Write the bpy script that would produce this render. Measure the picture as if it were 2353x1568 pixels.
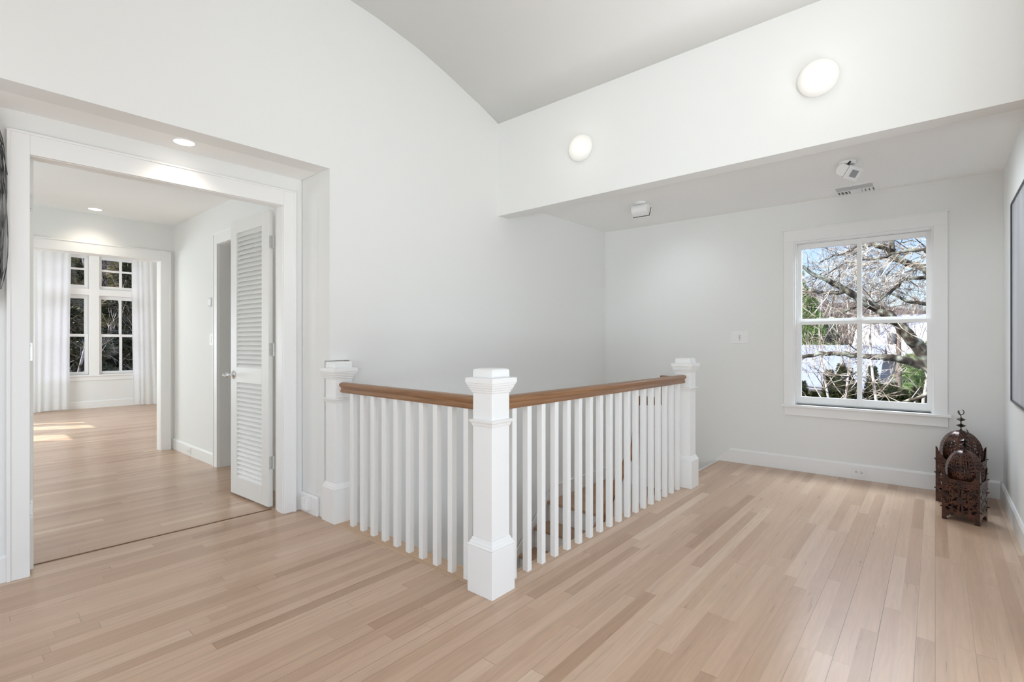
import bpy, bmesh, math, random
from mathutils import Vector, Matrix, noise
sc = bpy.context.scene
for o in list(bpy.data.objects): bpy.data.objects.remove(o, do_unlink=True)
C = sc.collection
R = math.radians; PI = math.pi; sin = math.sin; cos = math.cos

# ------------------------------------------------------------------ camera
YAW = R(40.32); FPX = 1145.0; CAMH = 1.15; PY = 790.5
cam = bpy.data.objects.new('camera', bpy.data.cameras.new('camera')); C.objects.link(cam)
cam.data.lens = FPX / 2353 * 36.0; cam.data.sensor_width = 36.0
cam.data.shift_y = (PY - 784.0) / 2353
cam.data.clip_start = 0.05; cam.data.clip_end = 400
cam.location = (0, 0, CAMH)
cam.rotation_euler = (R(90), 0, YAW - R(90))
sc.camera = cam
# ------------------------------------------------------------------ world, sun, exposure
sc.view_settings.view_transform = 'Standard'; sc.view_settings.look = 'None'
sc.view_settings.gamma = 1.0; sc.view_settings.use_curve_mapping = False
sc.view_settings.exposure = 0.07
sc.cycles.max_bounces = 16; sc.cycles.diffuse_bounces = 10; sc.cycles.transparent_max_bounces = 16
w = bpy.data.worlds.new('world'); sc.world = w; w.use_nodes = True
nt = w.node_tree; nt.nodes.clear()
sky = nt.nodes.new('ShaderNodeTexSky'); sky.sky_type = 'NISHITA'
sky.sun_disc = False; sky.sun_elevation = R(38); sky.sun_rotation = R(0); sky.air_density = 1.0; sky.dust_density = 1.5
bg = nt.nodes.new('ShaderNodeBackground'); bg.inputs['Strength'].default_value = 0.22
wo = nt.nodes.new('ShaderNodeOutputWorld')
mxs = nt.nodes.new('ShaderNodeMix'); mxs.data_type = 'RGBA'; mxs.blend_type = 'MULTIPLY'; mxs.inputs[0].default_value = 1; mxs.inputs[7].default_value = (.93, .95, 1.12, 1)
nt.links.new(sky.outputs[0], mxs.inputs[6]); nt.links.new(mxs.outputs[2], bg.inputs[0]); nt.links.new(bg.outputs[0], wo.inputs[0])
# sun travels towards +X -Y and down
sund = Vector((0.857 * cos(R(37)), -0.515 * cos(R(37)), -sin(R(37))))
sl = bpy.data.lights.new('sun', 'SUN'); sl.energy = 7; sl.angle = R(0.6); sl.color = (1, .95, .88)
so = bpy.data.objects.new('sun', sl); C.objects.link(so); so.rotation_euler = sund.to_track_quat('-Z', 'Y').to_euler()
def area(name, loc, d, sx, sy, e, col=(1, 1, 1)):
    l = bpy.data.lights.new(name, 'AREA'); l.shape = 'RECTANGLE'; l.size = sx; l.size_y = sy; l.energy = e; l.color = col
    o = bpy.data.objects.new(name, l); C.objects.link(o); o.location = loc
    o.rotation_euler = Vector(d).to_track_quat('-Z', 'Y').to_euler(); return o
# unseen lamps that brighten the rooms, all in one cool tint
LAMP_TINT = (.82, .925, .99)
area('side_fill', (1.5, -1.0, .55), (.3, 1, .8), 1.3, .8, 32, LAMP_TINT)  # added low side lamp aimed up; no door stands there
area('above_window_fill', (5.85, .5, 2.85), (-1, 0, -.8), 1.7, 1.2, 150, LAMP_TINT)  # lamp added outside, out of view, to brighten the floor by the window
area('back_window_fill', (-2.1, 0.6, .6), (1, 0, .6), 3.4, 1.0, 39, LAMP_TINT)  # added area lamp low before the unseen back window
area('back_corner_fill', (-2.1, -1.6, 1.2), (1, .1, .1), 1.6, 1.8, 26, LAMP_TINT)  # added area lamp in the back corner, beside the opening
area('upward_fill', (-1.3, -.8, 1.7), (.25, .1, 1), .5, .5, 16, LAMP_TINT)  # added upward area lamp behind the camera, no fixture
ul = bpy.data.lights.new('vault_fill', 'SPOT'); ul.energy = 130; ul.spot_size = R(75); ul.spot_blend = 1; ul.shadow_soft_size = .25; ul.color = LAMP_TINT  # unseen spot added to brighten the vault
uo = bpy.data.objects.new('vault_fill', ul); C.objects.link(uo); uo.location = (-.3, -.6, 1.2); uo.rotation_euler = Vector((2.7, 2.3, 2.1)).to_track_quat('-Z', 'Y').to_euler()
area('bedroom_fill', (-.55, 8.9, 1.4), (1, 0, .15), 2.4, 1.8, 120, LAMP_TINT)  # area lamp added along the unseen bedroom side wall
area('lower_hall_lamp', (2.6, 2.3, -2.2), (0, .1, 1), 1.0, .8, 14, LAMP_TINT)  # unseen lamp that lights the stairwell from below
area('hall_fill', (-.9, 5.0, 1.2), (1, 0, .3), 1.2, 1.6, 26, LAMP_TINT)  # area lamp added in front of the blind hall wall

# ------------------------------------------------------------------ materials
MATS = {}
def mat(name, col, rough=.5, metal=0, noise_amt=0, nscale=8, bump=0, bscale=200, spec=.5, coat=0, emit=None, estr=0, col2=None, trans=0):
    if name in MATS: return MATS[name]
    m = bpy.data.materials.new(name); m.use_nodes = True; t = m.node_tree; p = t.nodes['Principled BSDF']
    p.inputs['Base Color'].default_value = (*col, 1); p.inputs['Roughness'].default_value = rough
    p.inputs['Metallic'].default_value = metal; p.inputs['Specular IOR Level'].default_value = spec
    p.inputs['Coat Weight'].default_value = coat
    tc = t.nodes.new('ShaderNodeTexCoord')
    if noise_amt or col2:
        n = t.nodes.new('ShaderNodeTexNoise'); n.inputs['Scale'].default_value = nscale; n.inputs['Detail'].default_value = 4
        t.links.new(tc.outputs['Object'], n.inputs['Vector'])
        r = t.nodes.new('ShaderNodeValToRGB'); c2 = col2 or tuple(c * (1 - noise_amt) for c in col)
        r.color_ramp.elements[0].position = .35; r.color_ramp.elements[1].position = .65
        r.color_ramp.elements[0].color = (*c2, 1); r.color_ramp.elements[1].color = (*col, 1)
        t.links.new(n.outputs['Fac'], r.inputs[0]); t.links.new(r.outputs[0], p.inputs['Base Color'])
    if bump:
        n2 = t.nodes.new('ShaderNodeTexNoise'); n2.inputs['Scale'].default_value = bscale
        t.links.new(tc.outputs['Object'], n2.inputs['Vector'])
        b = t.nodes.new('ShaderNodeBump'); b.inputs['Strength'].default_value = bump; b.inputs['Distance'].default_value = .002
        t.links.new(n2.outputs['Fac'], b.inputs['Height']); t.links.new(b.outputs[0], p.inputs['Normal'])
    if emit:
        p.inputs['Emission Color'].default_value = (*emit, 1); p.inputs['Emission Strength'].default_value = estr
    MATS[name] = m; return m
WALL = mat('wall_paint', (.815, .82, .805), .9, bump=.05, bscale=120, spec=.2)
CEIL = mat('ceiling_paint', (.90, .90, .885), .95, bump=.03, bscale=90, spec=.15)
TRIM = mat('trim_gloss_paint', (.86, .86, .85), .35, bump=.03, bscale=40)
PLATE = mat('plastic_white', (.85, .85, .84), .3, bump=.01)
DARK = mat('dark_gasket', (.03, .03, .03), .5, bump=.01)
CHROME = mat('chrome', (.8, .8, .82), .08, 1, bump=.01)
LENS = mat('grey_lens', (.3, .31, .32), .15, bump=.01)
SHADOWGAP = mat('vent_shade', (.2, .2, .2), .8, bump=.01)
DOORP = mat('door_paint', (.80, .795, .77), .4, bump=.03, bscale=40)
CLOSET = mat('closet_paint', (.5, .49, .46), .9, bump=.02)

class N:  # tiny node helper
    def __init__(s, t): s.t = t
    def __call__(s, typ, **kw):
        n = s.t.nodes.new(typ)
        for k, v in kw.items():
            if hasattr(n, k): setattr(n, k, v)
        return n
    def math(s, op, a, b=None, c=None):
        n = s.t.nodes.new('ShaderNodeMath'); n.operation = op
        for i, v in enumerate((a, b, c)):
            if v is None: continue
            if isinstance(v, (int, float)): n.inputs[i].default_value = v
            else: s.t.links.new(v, n.inputs[i])
        return n.outputs[0]
    def link(s, a, b): s.t.links.new(a, b)

def planks(name, tones, width=.0572, length=1.1, axis='X', gap=.45, rough=.29, grain=.22):
    m = bpy.data.materials.new(name); m.use_nodes = True; t = m.node_tree; n = N(t); p = t.nodes['Principled BSDF']
    geo = n('ShaderNodeNewGeometry'); sp = n('ShaderNodeSeparateXYZ'); n.link(geo.outputs['Position'], sp.inputs[0])
    X, Y = (sp.outputs[0], sp.outputs[1]) if axis == 'X' else (sp.outputs[1], sp.outputs[0])
    Yw = n.math('DIVIDE', n.math('ADD', Y, 10.011), width)
    row = n.math('FLOOR', Yw); fy = n.math('FRACT', Yw)
    wn = n('ShaderNodeTexWhiteNoise', noise_dimensions='1D'); n.link(row, wn.inputs['W'])
    off = n.math('MULTIPLY', wn.outputs['Value'], 37.3)
    Ls = n.math('DIVIDE', n.math('ADD', X, 30), n.math('MULTIPLY_ADD', wn.outputs['Value'], .5, length * .75))
    # jittered board lengths
    xs = n.math('ADD', Ls, off)
    xs = n.math('ADD', xs, n.math('MULTIPLY', n.math('SINE', n.math('MULTIPLY', xs, 2.3)), .22))
    seg = n.math('FLOOR', xs); fx = n.math('FRACT', xs)
    cv = n('ShaderNodeCombineXYZ'); n.link(row, cv.inputs[0]); n.link(seg, cv.inputs[1])
    wid = n('ShaderNodeTexWhiteNoise', noise_dimensions='2D'); n.link(cv.outputs[0], wid.inputs['Vector'])
    ramp = n('ShaderNodeValToRGB'); cr = ramp.color_ramp
    while len(cr.elements) < len(tones): cr.elements.new(.5)
    for i, (pos, c) in enumerate(tones): cr.elements[i].position = pos; cr.elements[i].color = (*c, 1)
    n.link(wid.outputs['Value'], ramp.inputs[0])
    # grain: stretched noise, own offset per board
    gv = n('ShaderNodeCombineXYZ')
    n.link(n.math('MULTIPLY', X, 2.2), gv.inputs[0]); n.link(n.math('MULTIPLY', Y, 55), gv.inputs[1]); n.link(n.math('MULTIPLY', wid.outputs['Value'], 91), gv.inputs[2])
    g1 = n('ShaderNodeTexNoise'); g1.inputs['Scale'].default_value = 1; g1.inputs['Detail'].default_value = 6; g1.inputs['Distortion'].default_value = .3
    n.link(gv.outputs[0], g1.inputs['Vector'])
    gv2 = n('ShaderNodeCombineXYZ')
    n.link(n.math('MULTIPLY', X, 2.0), gv2.inputs[0]); n.link(n.math('MULTIPLY', Y, 16), gv2.inputs[1]); n.link(n.math('MULTIPLY', wid.outputs['Value'], 57), gv2.inputs[2])
    wv = n('ShaderNodeTexNoise'); wv.inputs['Scale'].default_value = .9; wv.inputs['Detail'].default_value = 1
    n.link(gv2.outputs[0], wv.inputs['Vector'])
    rings = n.math('MULTIPLY_ADD', n.math('SINE', n.math('MULTIPLY', wv.outputs['Fac'], 60)), .5, .5)
    gr = n.math('ADD', n.math('MULTIPLY', g1.outputs['Fac'], .8), n.math('MULTIPLY', rings, .10))
    gf = n.math('MULTIPLY_ADD', gr, grain * 2, 1 - grain)
    mul = n('ShaderNodeMix', data_type='RGBA', blend_type='MULTIPLY'); mul.inputs[0].default_value = 1
    n.link(ramp.outputs[0], mul.inputs[6])
    gc = n('ShaderNodeCombineXYZ'); [n.link(gf, gc.inputs[i]) for i in range(3)]
    n.link(gc.outputs[0], mul.inputs[7])
    # seams between boards, some rows tighter than others
    d = n.math('MINIMUM', fy, n.math('SUBTRACT', 1, fy))
    seam = n.math('LESS_THAN', d, .017)
    rn = n('ShaderNodeTexNoise', noise_dimensions='2D'); rn.inputs['Scale'].default_value = 1; rn.inputs['Detail'].default_value = 0
    rv = n('ShaderNodeCombineXYZ'); n.link(n.math('MULTIPLY', X, .22), rv.inputs[0]); n.link(n.math('MULTIPLY', n.math('ROUND', Yw), 7.31), rv.inputs[1])
    n.link(rv.outputs[0], rn.inputs['Vector'])
    sstr = n.math('MULTIPLY', n.math('MAXIMUM', n.math('MULTIPLY_ADD', rn.outputs['Fac'], 4.0, -1.75), .12), gap)
    bx = n.math('MULTIPLY', n.math('LESS_THAN', n.math('MINIMUM', fx, n.math('SUBTRACT', 1, fx)), .0011), .35)
    dk = n.math('MINIMUM', n.math('MAXIMUM', n.math('MULTIPLY', seam, sstr), bx), .85)
    m2 = n('ShaderNodeMix', data_type='RGBA', blend_type='MIX'); n.link(dk, m2.inputs[0]); n.link(mul.outputs[2], m2.inputs[6])
    m2.inputs[7].default_value = (.07, .045, .03, 1)
    n.link(m2.outputs[2], p.inputs['Base Color'])
    n.link(n.math('MULTIPLY_ADD', g1.outputs['Fac'], .08, rough - .04), p.inputs['Roughness'])
    b = n('ShaderNodeBump'); b.inputs['Strength'].default_value = .12; b.inputs['Distance'].default_value = .0008
    n.link(n.math('SUBTRACT', n.math('MULTIPLY', gr, .12), seam), b.inputs['Height']); n.link(b.outputs[0], p.inputs['Normal'])
    p.inputs['Specular IOR Level'].default_value = .5
    return m
OAK = planks('oak_floor', [(0, (.42, .27, .175)), (.10, (.485, .325, .222)), (.45, (.55, .38, .268)), (.85, (.585, .415, .298)), (.95, (.60, .435, .318)), (1, (.66, .50, .375))])
OAKB = planks('oak_border', [(0, (.50, .33, .20)), (.5, (.56, .38, .24)), (1, (.60, .42, .27))], width=.055, axis='Y', length=1.6)
TREAD = planks('oak_tread', [(0, (.33, .20, .12)), (.5, (.38, .235, .145)), (1, (.43, .27, .17))], width=.11, axis='Y', gap=.08, length=3)

def woodmat(name, c1, c2, rough=.3, axis=0):
    m = bpy.data.materials.new(name); m.use_nodes = True; t = m.node_tree; n = N(t); p = t.nodes['Principled BSDF']
    geo = n('ShaderNodeNewGeometry'); mp = n('ShaderNodeMapping'); s = [110, 110, 110]; s[axis] = 2.5
    mp.inputs['Scale'].default_value = s; n.link(geo.outputs['Position'], mp.inputs[0])
    g = n('ShaderNodeTexNoise'); g.inputs['Scale'].default_value = 1; g.inputs['Detail'].default_value = 5; g.inputs['Distortion'].default_value = .8
    n.link(mp.outputs[0], g.inputs['Vector'])
    r = n('ShaderNodeValToRGB'); r.color_ramp.elements[0].position = .3; r.color_ramp.elements[1].position = .7
    r.color_ramp.elements[0].color = (*c1, 1); r.color_ramp.elements[1].color = (*c2, 1)
    n.link(g.outputs['Fac'], r.inputs[0]); n.link(r.outputs[0], p.inputs['Base Color']); p.inputs['Roughness'].default_value = rough
    return m
RAILX = woodmat('oak_rail_long', (.20, .095, .042), (.37, .20, .098), .33, 0)
RAILY = woodmat('oak_rail_cross', (.20, .095, .042), (.37, .20, .098), .33, 1)

def glassmat():
    m = bpy.data.materials.new('window_glass'); m.use_nodes = True; t = m.node_tree; t.nodes.clear(); n = N(t)
    tr = n('ShaderNodeBsdfTransparent'); gl = n('ShaderNodeBsdfGlossy'); gl.inputs['Roughness'].default_value = .02
    fr = n('ShaderNodeFresnel'); fr.inputs[0].default_value = 1.45; mx = n('ShaderNodeMixShader'); o = n('ShaderNodeOutputMaterial')
    n.link(n.math('MULTIPLY', fr.outputs[0], .12), mx.inputs[0]); n.link(tr.outputs[0], mx.inputs[1]); n.link(gl.outputs[0], mx.inputs[2]); n.link(mx.outputs[0], o.inputs[0])
    return m
GLASS = glassmat()
def clothmat():
    m = bpy.data.materials.new('sheer_cloth'); m.use_nodes = True; t = m.node_tree; t.nodes.clear(); n = N(t)
    tc = n('ShaderNodeTexCoord'); ns = n('ShaderNodeTexNoise'); ns.inputs['Scale'].default_value = 30; n.link(tc.outputs['Object'], ns.inputs['Vector'])
    rp = n('ShaderNodeValToRGB'); rp.color_ramp.elements[0].color = (.90, .91, .91, 1); rp.color_ramp.elements[1].color = (.95, .96, .96, 1); n.link(ns.outputs['Fac'], rp.inputs[0])
    a = n('ShaderNodeBsdfDiffuse'); b = n('ShaderNodeBsdfTranslucent'); mx = n('ShaderNodeMixShader'); mx.inputs[0].default_value = .5
    o = n('ShaderNodeOutputMaterial'); n.link(rp.outputs[0], a.inputs[0]); n.link(rp.outputs[0], b.inputs[0])
    n.link(a.outputs[0], mx.inputs[1]); n.link(b.outputs[0], mx.inputs[2]); n.link(mx.outputs[0], o.inputs[0]); return m
CLOTH = clothmat()

# ------------------------------------------------------------------ mesh builder
class MB:
    def __init__(s, fn=None): s.v = []; s.f = []; s.fn = fn or (lambda x, y, z: (x, y, z))
    def add(s, vs, fs):
        k = len(s.v); s.v += [s.fn(*v) for v in vs]; s.f += [tuple(i + k for i in f) for f in fs]; return s
    def box(s, x0, x1, y0, y1, z0, z1):
        return s.add([(x0, y0, z0), (x1, y0, z0), (x1, y1, z0), (x0, y1, z0), (x0, y0, z1), (x1, y0, z1), (x1, y1, z1), (x0, y1, z1)],
                     [(0, 3, 2, 1), (4, 5, 6, 7), (0, 1, 5, 4), (1, 2, 6, 5), (2, 3, 7, 6), (3, 0, 4, 7)])
    def slabs(s, cx, cy, prof):  # stack of square rings: prof [(half, z)]
        vs = []; fs = []
        for h, z in prof: vs += [(cx - h, cy - h, z), (cx + h, cy - h, z), (cx + h, cy + h, z), (cx - h, cy + h, z)]
        for i in range(len(prof) - 1):
            for j in range(4): fs.append((4 * i + j, 4 * i + (j + 1) % 4, 4 * i + 4 + (j + 1) % 4, 4 * i + 4 + j))
        fs.append((3, 2, 1, 0)); k = 4 * (len(prof) - 1); fs.append((k, k + 1, k + 2, k + 3)); return s.add(vs, fs)
    def lathe(s, prof, M=None, n=24, cap=True):
        M = M or Matrix(); vs = []; fs = []
        for r, z in prof:
            for j in range(n):
                a = 2 * PI * j / n; vs.append(tuple(M @ Vector((r * cos(a), r * sin(a), z))))
        for i in range(len(prof) - 1):
            for j in range(n): fs.append((n * i + j, n * i + (j + 1) % n, n * i + n + (j + 1) % n, n * i + n + j))
        if cap: fs.append(tuple(range(n - 1, -1, -1))); fs.append(tuple(range(n * (len(prof) - 1), n * len(prof))))
        return s.add(vs, fs)
    def prism(s, poly, fn3, t0, t1):  # poly in (u,v); fn3(u,v,t)->xyz
        n = len(poly); vs = [fn3(u, v, t0) for u, v in poly] + [fn3(u, v, t1) for u, v in poly]
        fs = [(i, (i + 1) % n, n + (i + 1) % n, n + i) for i in range(n)] + [tuple(range(n - 1, -1, -1)), tuple(range(n, 2 * n))]
        return s.add(vs, fs)
    def tube(s, pts, rad, n=5, cap=True):
        pts = [Vector(p) for p in pts]
        if isinstance(rad, (int, float)): rad = [rad] * len(pts)
        vs = []; fs = []; up = Vector((.123, .31, .94))
        for i, p in enumerate(pts):
            d = (pts[min(i + 1, len(pts) - 1)] - pts[max(i - 1, 0)])
            if d.length < 1e-9: d = Vector((0, 0, 1))
            d.normalize(); a = d.cross(up)
            if a.length < .05: a = d.cross(Vector((1, 0, 0)))
            a.normalize(); b = d.cross(a)
            for j in range(n):
                t = 2 * PI * j / n; vs.append(tuple(p + (a * cos(t) + b * sin(t)) * rad[i]))
        for i in range(len(pts) - 1):
            for j in range(n): fs.append((n * i + j, n * i + (j + 1) % n, n * i + n + (j + 1) % n, n * i + n + j))
        if cap and n > 2: fs.append(tuple(range(n - 1, -1, -1))); fs.append(tuple(range(n * (len(pts) - 1), n * len(pts))))
        return s.add(vs, fs)
    def build(s, name, m, parent=None, smooth=False, bevel=0, org=None, fix=True):
        me = bpy.data.meshes.new(name)
        org = Vector(org) if org else (parent_world(parent) if parent else Vector((0, 0, 0)))
        if org.length > 0: vv = [tuple(Vector(v) - org) for v in s.v]
        else: vv = s.v
        me.from_pydata(vv, [], s.f)
        if fix:
            bm = bmesh.new(); bm.from_mesh(me); bmesh.ops.recalc_face_normals(bm, faces=bm.faces); bm.to_mesh(me); bm.free()
        me.materials.append(m)
        if smooth:
            me.polygons.foreach_set('use_smooth', [True] * len(me.polygons)); me.update()
        o = bpy.data.objects.new(name, me); C.objects.link(o)
        if parent: o.parent = parent; o.location = org - parent_world(parent)
        else: o.location = org
        if smooth and smooth != 'all':
            md = o.modifiers.new('edges', 'EDGE_SPLIT'); md.split_angle = R(40)
        if bevel:
            b = o.modifiers.new('bevel', 'BEVEL'); b.width = bevel; b.segments = 2; b.limit_method = 'ANGLE'; b.angle_limit = R(40)
        return o
def parent_world(p):
    v = Vector((0, 0, 0))
    while p: v += p.location; p = p.parent
    return v
def empty(name, loc):
    o = bpy.data.objects.new(name, None); C.objects.link(o); o.location = loc; o.empty_display_size = .05; return o
def tag(o, label=None, cat=None, group=None, kind=None):
    if label: o['label'] = label
    if cat: o['category'] = cat
    if group: o['group'] = group
    if kind: o['kind'] = kind
    return o
def st(o): o['kind'] = 'structure'; return o
def copy_tree(o, parent=None):
    c = o.copy(); C.objects.link(c)
    if parent: c.parent = parent
    for ch in list(o.children): copy_tree(ch, c)
    return c
def W(s, d, z): return (5.14 - .03 * s - d, s, z)           # window wall: s along it, d into the room
def D(s, d, z): return (s, 3.44 - .045 * s - d, z)          # doorway wall
def S(s, d, z): return (s, 3.06 - .0355 * s - d, z)         # stair wall
FWD = Vector((cos(YAW), sin(YAW), 0)); RGT = Vector((sin(YAW), -cos(YAW), 0))
def ray(u, v): return FWD + RGT * ((u - 1176.5) / FPX) + Vector((0, 0, (PY - v) / FPX))
def at(u, v, ax, c):
    d = ray(u, v); o = Vector((0, 0, CAMH)); t = (c - o[ax]) / d[ax]; return o + d * t

# ================================================================== SETTING
ZL = 2.428; ZR = 2.291; ZB = 2.279
# floors
def floor_poly(pts, z=0, t=.03):
    n = len(pts); mb = MB(); mb.add([(x, y, z) for x, y in pts] + [(x, y, z - t) for x, y in pts],
        [tuple(range(n)), tuple(range(2 * n - 1, n - 1, -1))] + [(i, n + i, n + (i + 1) % n, (i + 1) % n) for i in range(n)]); return mb
mb = MB()
# main floor ring around the stair opening (a 1.69..., b>1.49)
def rect(mb, x0, x1, y0, y1, z0=-.25, z1=0): mb.box(x0, x1, y0, y1, z0, z1)
mb = MB(); rect(mb, -2.4, 5.3, -3.2, 1.50); rect(mb, -2.4, 1.685, 1.50, 3.55); rect(mb, 1.685, 1.775, 3.005, 3.55)
rect(mb, -1.0, 1.9, 3.55, 6.47); rect(mb, -1.7, 4.3, 6.47, 11.7)
fl = mb.build('floor', OAK); st(fl)
mb = MB(); mb.box(1.685, 1.80, 1.625, 3.005, -.25, .0006)
st(mb.build('trim_1', OAKB))
mb = MB(); mb.box(1.685, 5.09, 1.50, 1.625, -.25, .0004)
st(mb.build('trim_2', OAK))
# thin raised threshold line between the two rooms
mb = MB(D); mb.box(.345, 1.56, -.152, -.140, 0, .003)
st(mb.build('trim_3', mat('dark_threshold', (.16, .08, .04), .5, bump=.02)))

def slab_holes(fn, s0, s1, z0, z1, d0, d1, holes, name, m):
    """wall between s0..s1, z0..z1 with rectangular holes [(sa,sb,za,zb)], one mesh"""
    mb = MB(fn); es = sorted({s0, s1} | {v for h in holes for v in h[:2]}); 
    for a, b in zip(es, es[1:]):
        col = sorted(h for h in [(q[2], q[3]) for q in holes if q[0] <= a and q[1] >= b]); cur = z0
        for za, zb in col:
            if za > cur: mb.box(a, b, d0, d1, cur, za)
            cur = zb
        if cur < z1: mb.box(a, b, d0, d1, cur, z1)
    return st(mb.build(name, m))
# window wall
slab_holes(W, -.5, 3.0, -2.8, 3.2, -.16, 0, [(.004, .98, .60, 2.075)], 'wall_front', WALL)
# stair wall, whole height up to the vault (profile against the curved ceiling)
VP = [(3.28, 3.095), (3.05, 3.185), (2.92, 3.225), (2.69, 3.302), (2.40, 3.382), (2.06, 3.44), (1.85, 3.46), (1.5, 3.476), (1.2, 3.48)]
VP = VP + [(2.4 - x, z) for x, z in VP[-2::-1]]          # mirrored: down to (-.88,3.095)
mb = MB(S)
mb.box(1.843, 5.3, -.15, 0, -2.8, 1.04); mb.box(1.703, 1.843, -.15, -.069, -2.8, 1.04); mb.box(1.703, 5.3, -.15, 0, 1.04, 3.6)
mb.box(-2.4, 1.703, -.15, 0, ZR, 3.6)
st(mb.build('wall_left', WALL))
# vault
mb = MB(); n = len(VP); vs = []; fs = []
for y in (-3.2, 3.25):
    vs += [(x, y, z) for x, z in VP]
for i in range(n - 1): fs.append((i, i + 1, n + i + 1, n + i))
mb.add(vs, fs)
vlt = mb.build('ceiling', CEIL, smooth='all', fix=False); st(vlt)
md = vlt.modifiers.new('thick', 'SOLIDIFY'); md.thickness = .08; md.offset = -1
mb = MB(); mb.box(-2.4, -.88, -3.2, 3.25, 3.095, 3.2); st(mb.build('ceiling', CEIL))
# beam with sconces, low ceiling
mb = MB(); mb.box(3.28, 3.41, -3.2, 3.0, ZB, 3.2); st(mb.build('wall_beam', WALL))
mb = MB(); mb.box(3.40, 5.3, -.6, 3.0, ZL, ZL + .1); st(mb.build('ceiling', CEIL))
# right wall and its hidden return
mb = MB(); mb.box(2.5, 5.3, -.55, -.385, 0, 3.2); st(mb.build('wall_right', WALL))
mb = MB(); mb.box(2.5, 2.65, -3.2, -.55, 0, 3.2); st(mb.build('wall_right', WALL))
slab_holes(lambda s, d, z: (s, -3.05 - d, z), -2.4, 2.66, 0, 3.6, 0, .15, [(-.8, 2.2, .7, 2.7)], 'wall_side', WALL)
slab_holes(lambda s, d, z: (-2.25 - d, s, z), -3.2, 3.5, 0, 3.6, 0, .15, [(-.9, 2.1, .8, 2.7)], 'wall_back', WALL)
# doorway recess
mb = MB(); mb.add([S(-2.4, -.1499, ZR), S(1.70, -.1499, ZR), (1.70, 3.36, ZR), (-2.4, 3.56, ZR), S(-2.4, -.1499, ZR + .1), S(1.70, -.1499, ZR + .1), (1.70, 3.36, ZR + .1), (-2.4, 3.56, ZR + .1)],
                  [(0, 1, 2, 3), (7, 6, 5, 4), (0, 4, 5, 1), (1, 5, 6, 2), (2, 6, 7, 3), (3, 7, 4, 0)])
st(mb.build('ceiling', CEIL))
mb = MB(); mb.box(1.703, 1.86, 3.149, 3.55, 0, 2.5); st(mb.build('wall_return', WALL))
slab_holes(D, -2.4, 1.70, 0, 2.6, -.115, 0, [(.33, 1.573, 0, 2.10)], 'wall_doorway', WALL)
# hall
slab_holes(lambda s, d, z: (1.77 - d, s, z), 3.5, 6.47, 0, 2.6, -.10, 0, [(4.25, 5.075, 0, 2.075)], 'wall_hall', WALL)
mb = MB(); mb.box(-1.0, 1.9, 3.54, 6.4, 2.44, 2.54); st(mb.build('ceiling', CEIL))
mb = MB(); mb.box(-1.15, -1.0, 3.5, 6.5, 0, 2.6); st(mb.build('wall_hall', WALL))
slab_holes(lambda s, d, z: (s, 6.36 - d, z), -1.7, 4.3, 0, 3.2, -.12, 0, [(.3, 1.648, 0, 2.05)], 'wall_hall', WALL)
# closet behind the hall doorway
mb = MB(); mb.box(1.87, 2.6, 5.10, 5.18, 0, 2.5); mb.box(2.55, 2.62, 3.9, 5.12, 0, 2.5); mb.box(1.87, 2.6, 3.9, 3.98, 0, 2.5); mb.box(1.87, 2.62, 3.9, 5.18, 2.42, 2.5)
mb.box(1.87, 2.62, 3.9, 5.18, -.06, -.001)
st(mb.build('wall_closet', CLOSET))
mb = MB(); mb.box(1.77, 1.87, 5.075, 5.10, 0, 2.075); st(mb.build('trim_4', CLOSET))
# bedroom
BW = 11.5
B_ = lambda s, d, z: (s, BW - d, z)
slab_holes(B_, -1.7, 4.3, 0, 3.2, -.16, 0, [(1.225, 1.895, .60, 2.02), (1.225, 1.895, 2.13, 2.80), (2.035, 2.695, .60, 2.02), (2.035, 2.695, 2.13, 2.80)], 'wall_bedroom', WALL)
slab_holes(lambda s, d, z: (-.6 - d, s, z), 6.3, 11.7, 0, 3.2, 0, .05, [(8.93, 9.49, .35, 1.58), (10.06, 10.46, .35, 1.9), (10.73, 11.2, .35, 1.9)], 'wall_bedroom', WALL)
mb = MB(); mb.box(4.1, 4.25, 6.3, 11.7, 0, 3.2); st(mb.build('wall_bedroom', WALL))
mb = MB(); mb.box(-1.7, 4.3, 6.3, 11.7, 3.1, 3.2); st(mb.build('ceiling', CEIL))

# baseboards: body plus cap bead
def base(fn, s0, s1, name, z=.0, h=.132):
    mb = MB(fn); mb.box(s0, s1, 0, .016, z, z + h - .014)
    mb.add([(s0, 0, z + h - .014), (s1, 0, z + h - .014), (s1, .016, z + h - .014), (s0, .016, z + h - .014), (s0, 0, z + h), (s1, 0, z + h), (s1, .007, z + h), (s0, .007, z + h)],
           [(0, 3, 2, 1), (4, 5, 6, 7), (0, 1, 5, 4), (1, 2, 6, 5), (2, 3, 7, 6), (3, 0, 4, 7)])
    return st(mb.build(name, TRIM, bevel=.0015))
base(W, -.368, 1.525, 'baseboard_front')
base(lambda s, d, z: (s, -.385 + d, z), 2.5, 5.135, 'baseboard_right', h=.125)
base(lambda s, d, z: (1.70 - d, s, z), 3.13, 3.365, 'baseboard_return', h=.128)
base(D, -2.3, .262, 'baseboard_left')
base(lambda s, d, z: (1.77 - d, s, z), 5.165, 6.36, 'baseboard_hall', h=.115)
base(lambda s, d, z: (s, 6.36 - d, z), 1.74, 1.75, 'baseboard_hall', h=.115)
base(B_, -1.5, 4.1, 'baseboard_bedroom')
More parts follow.
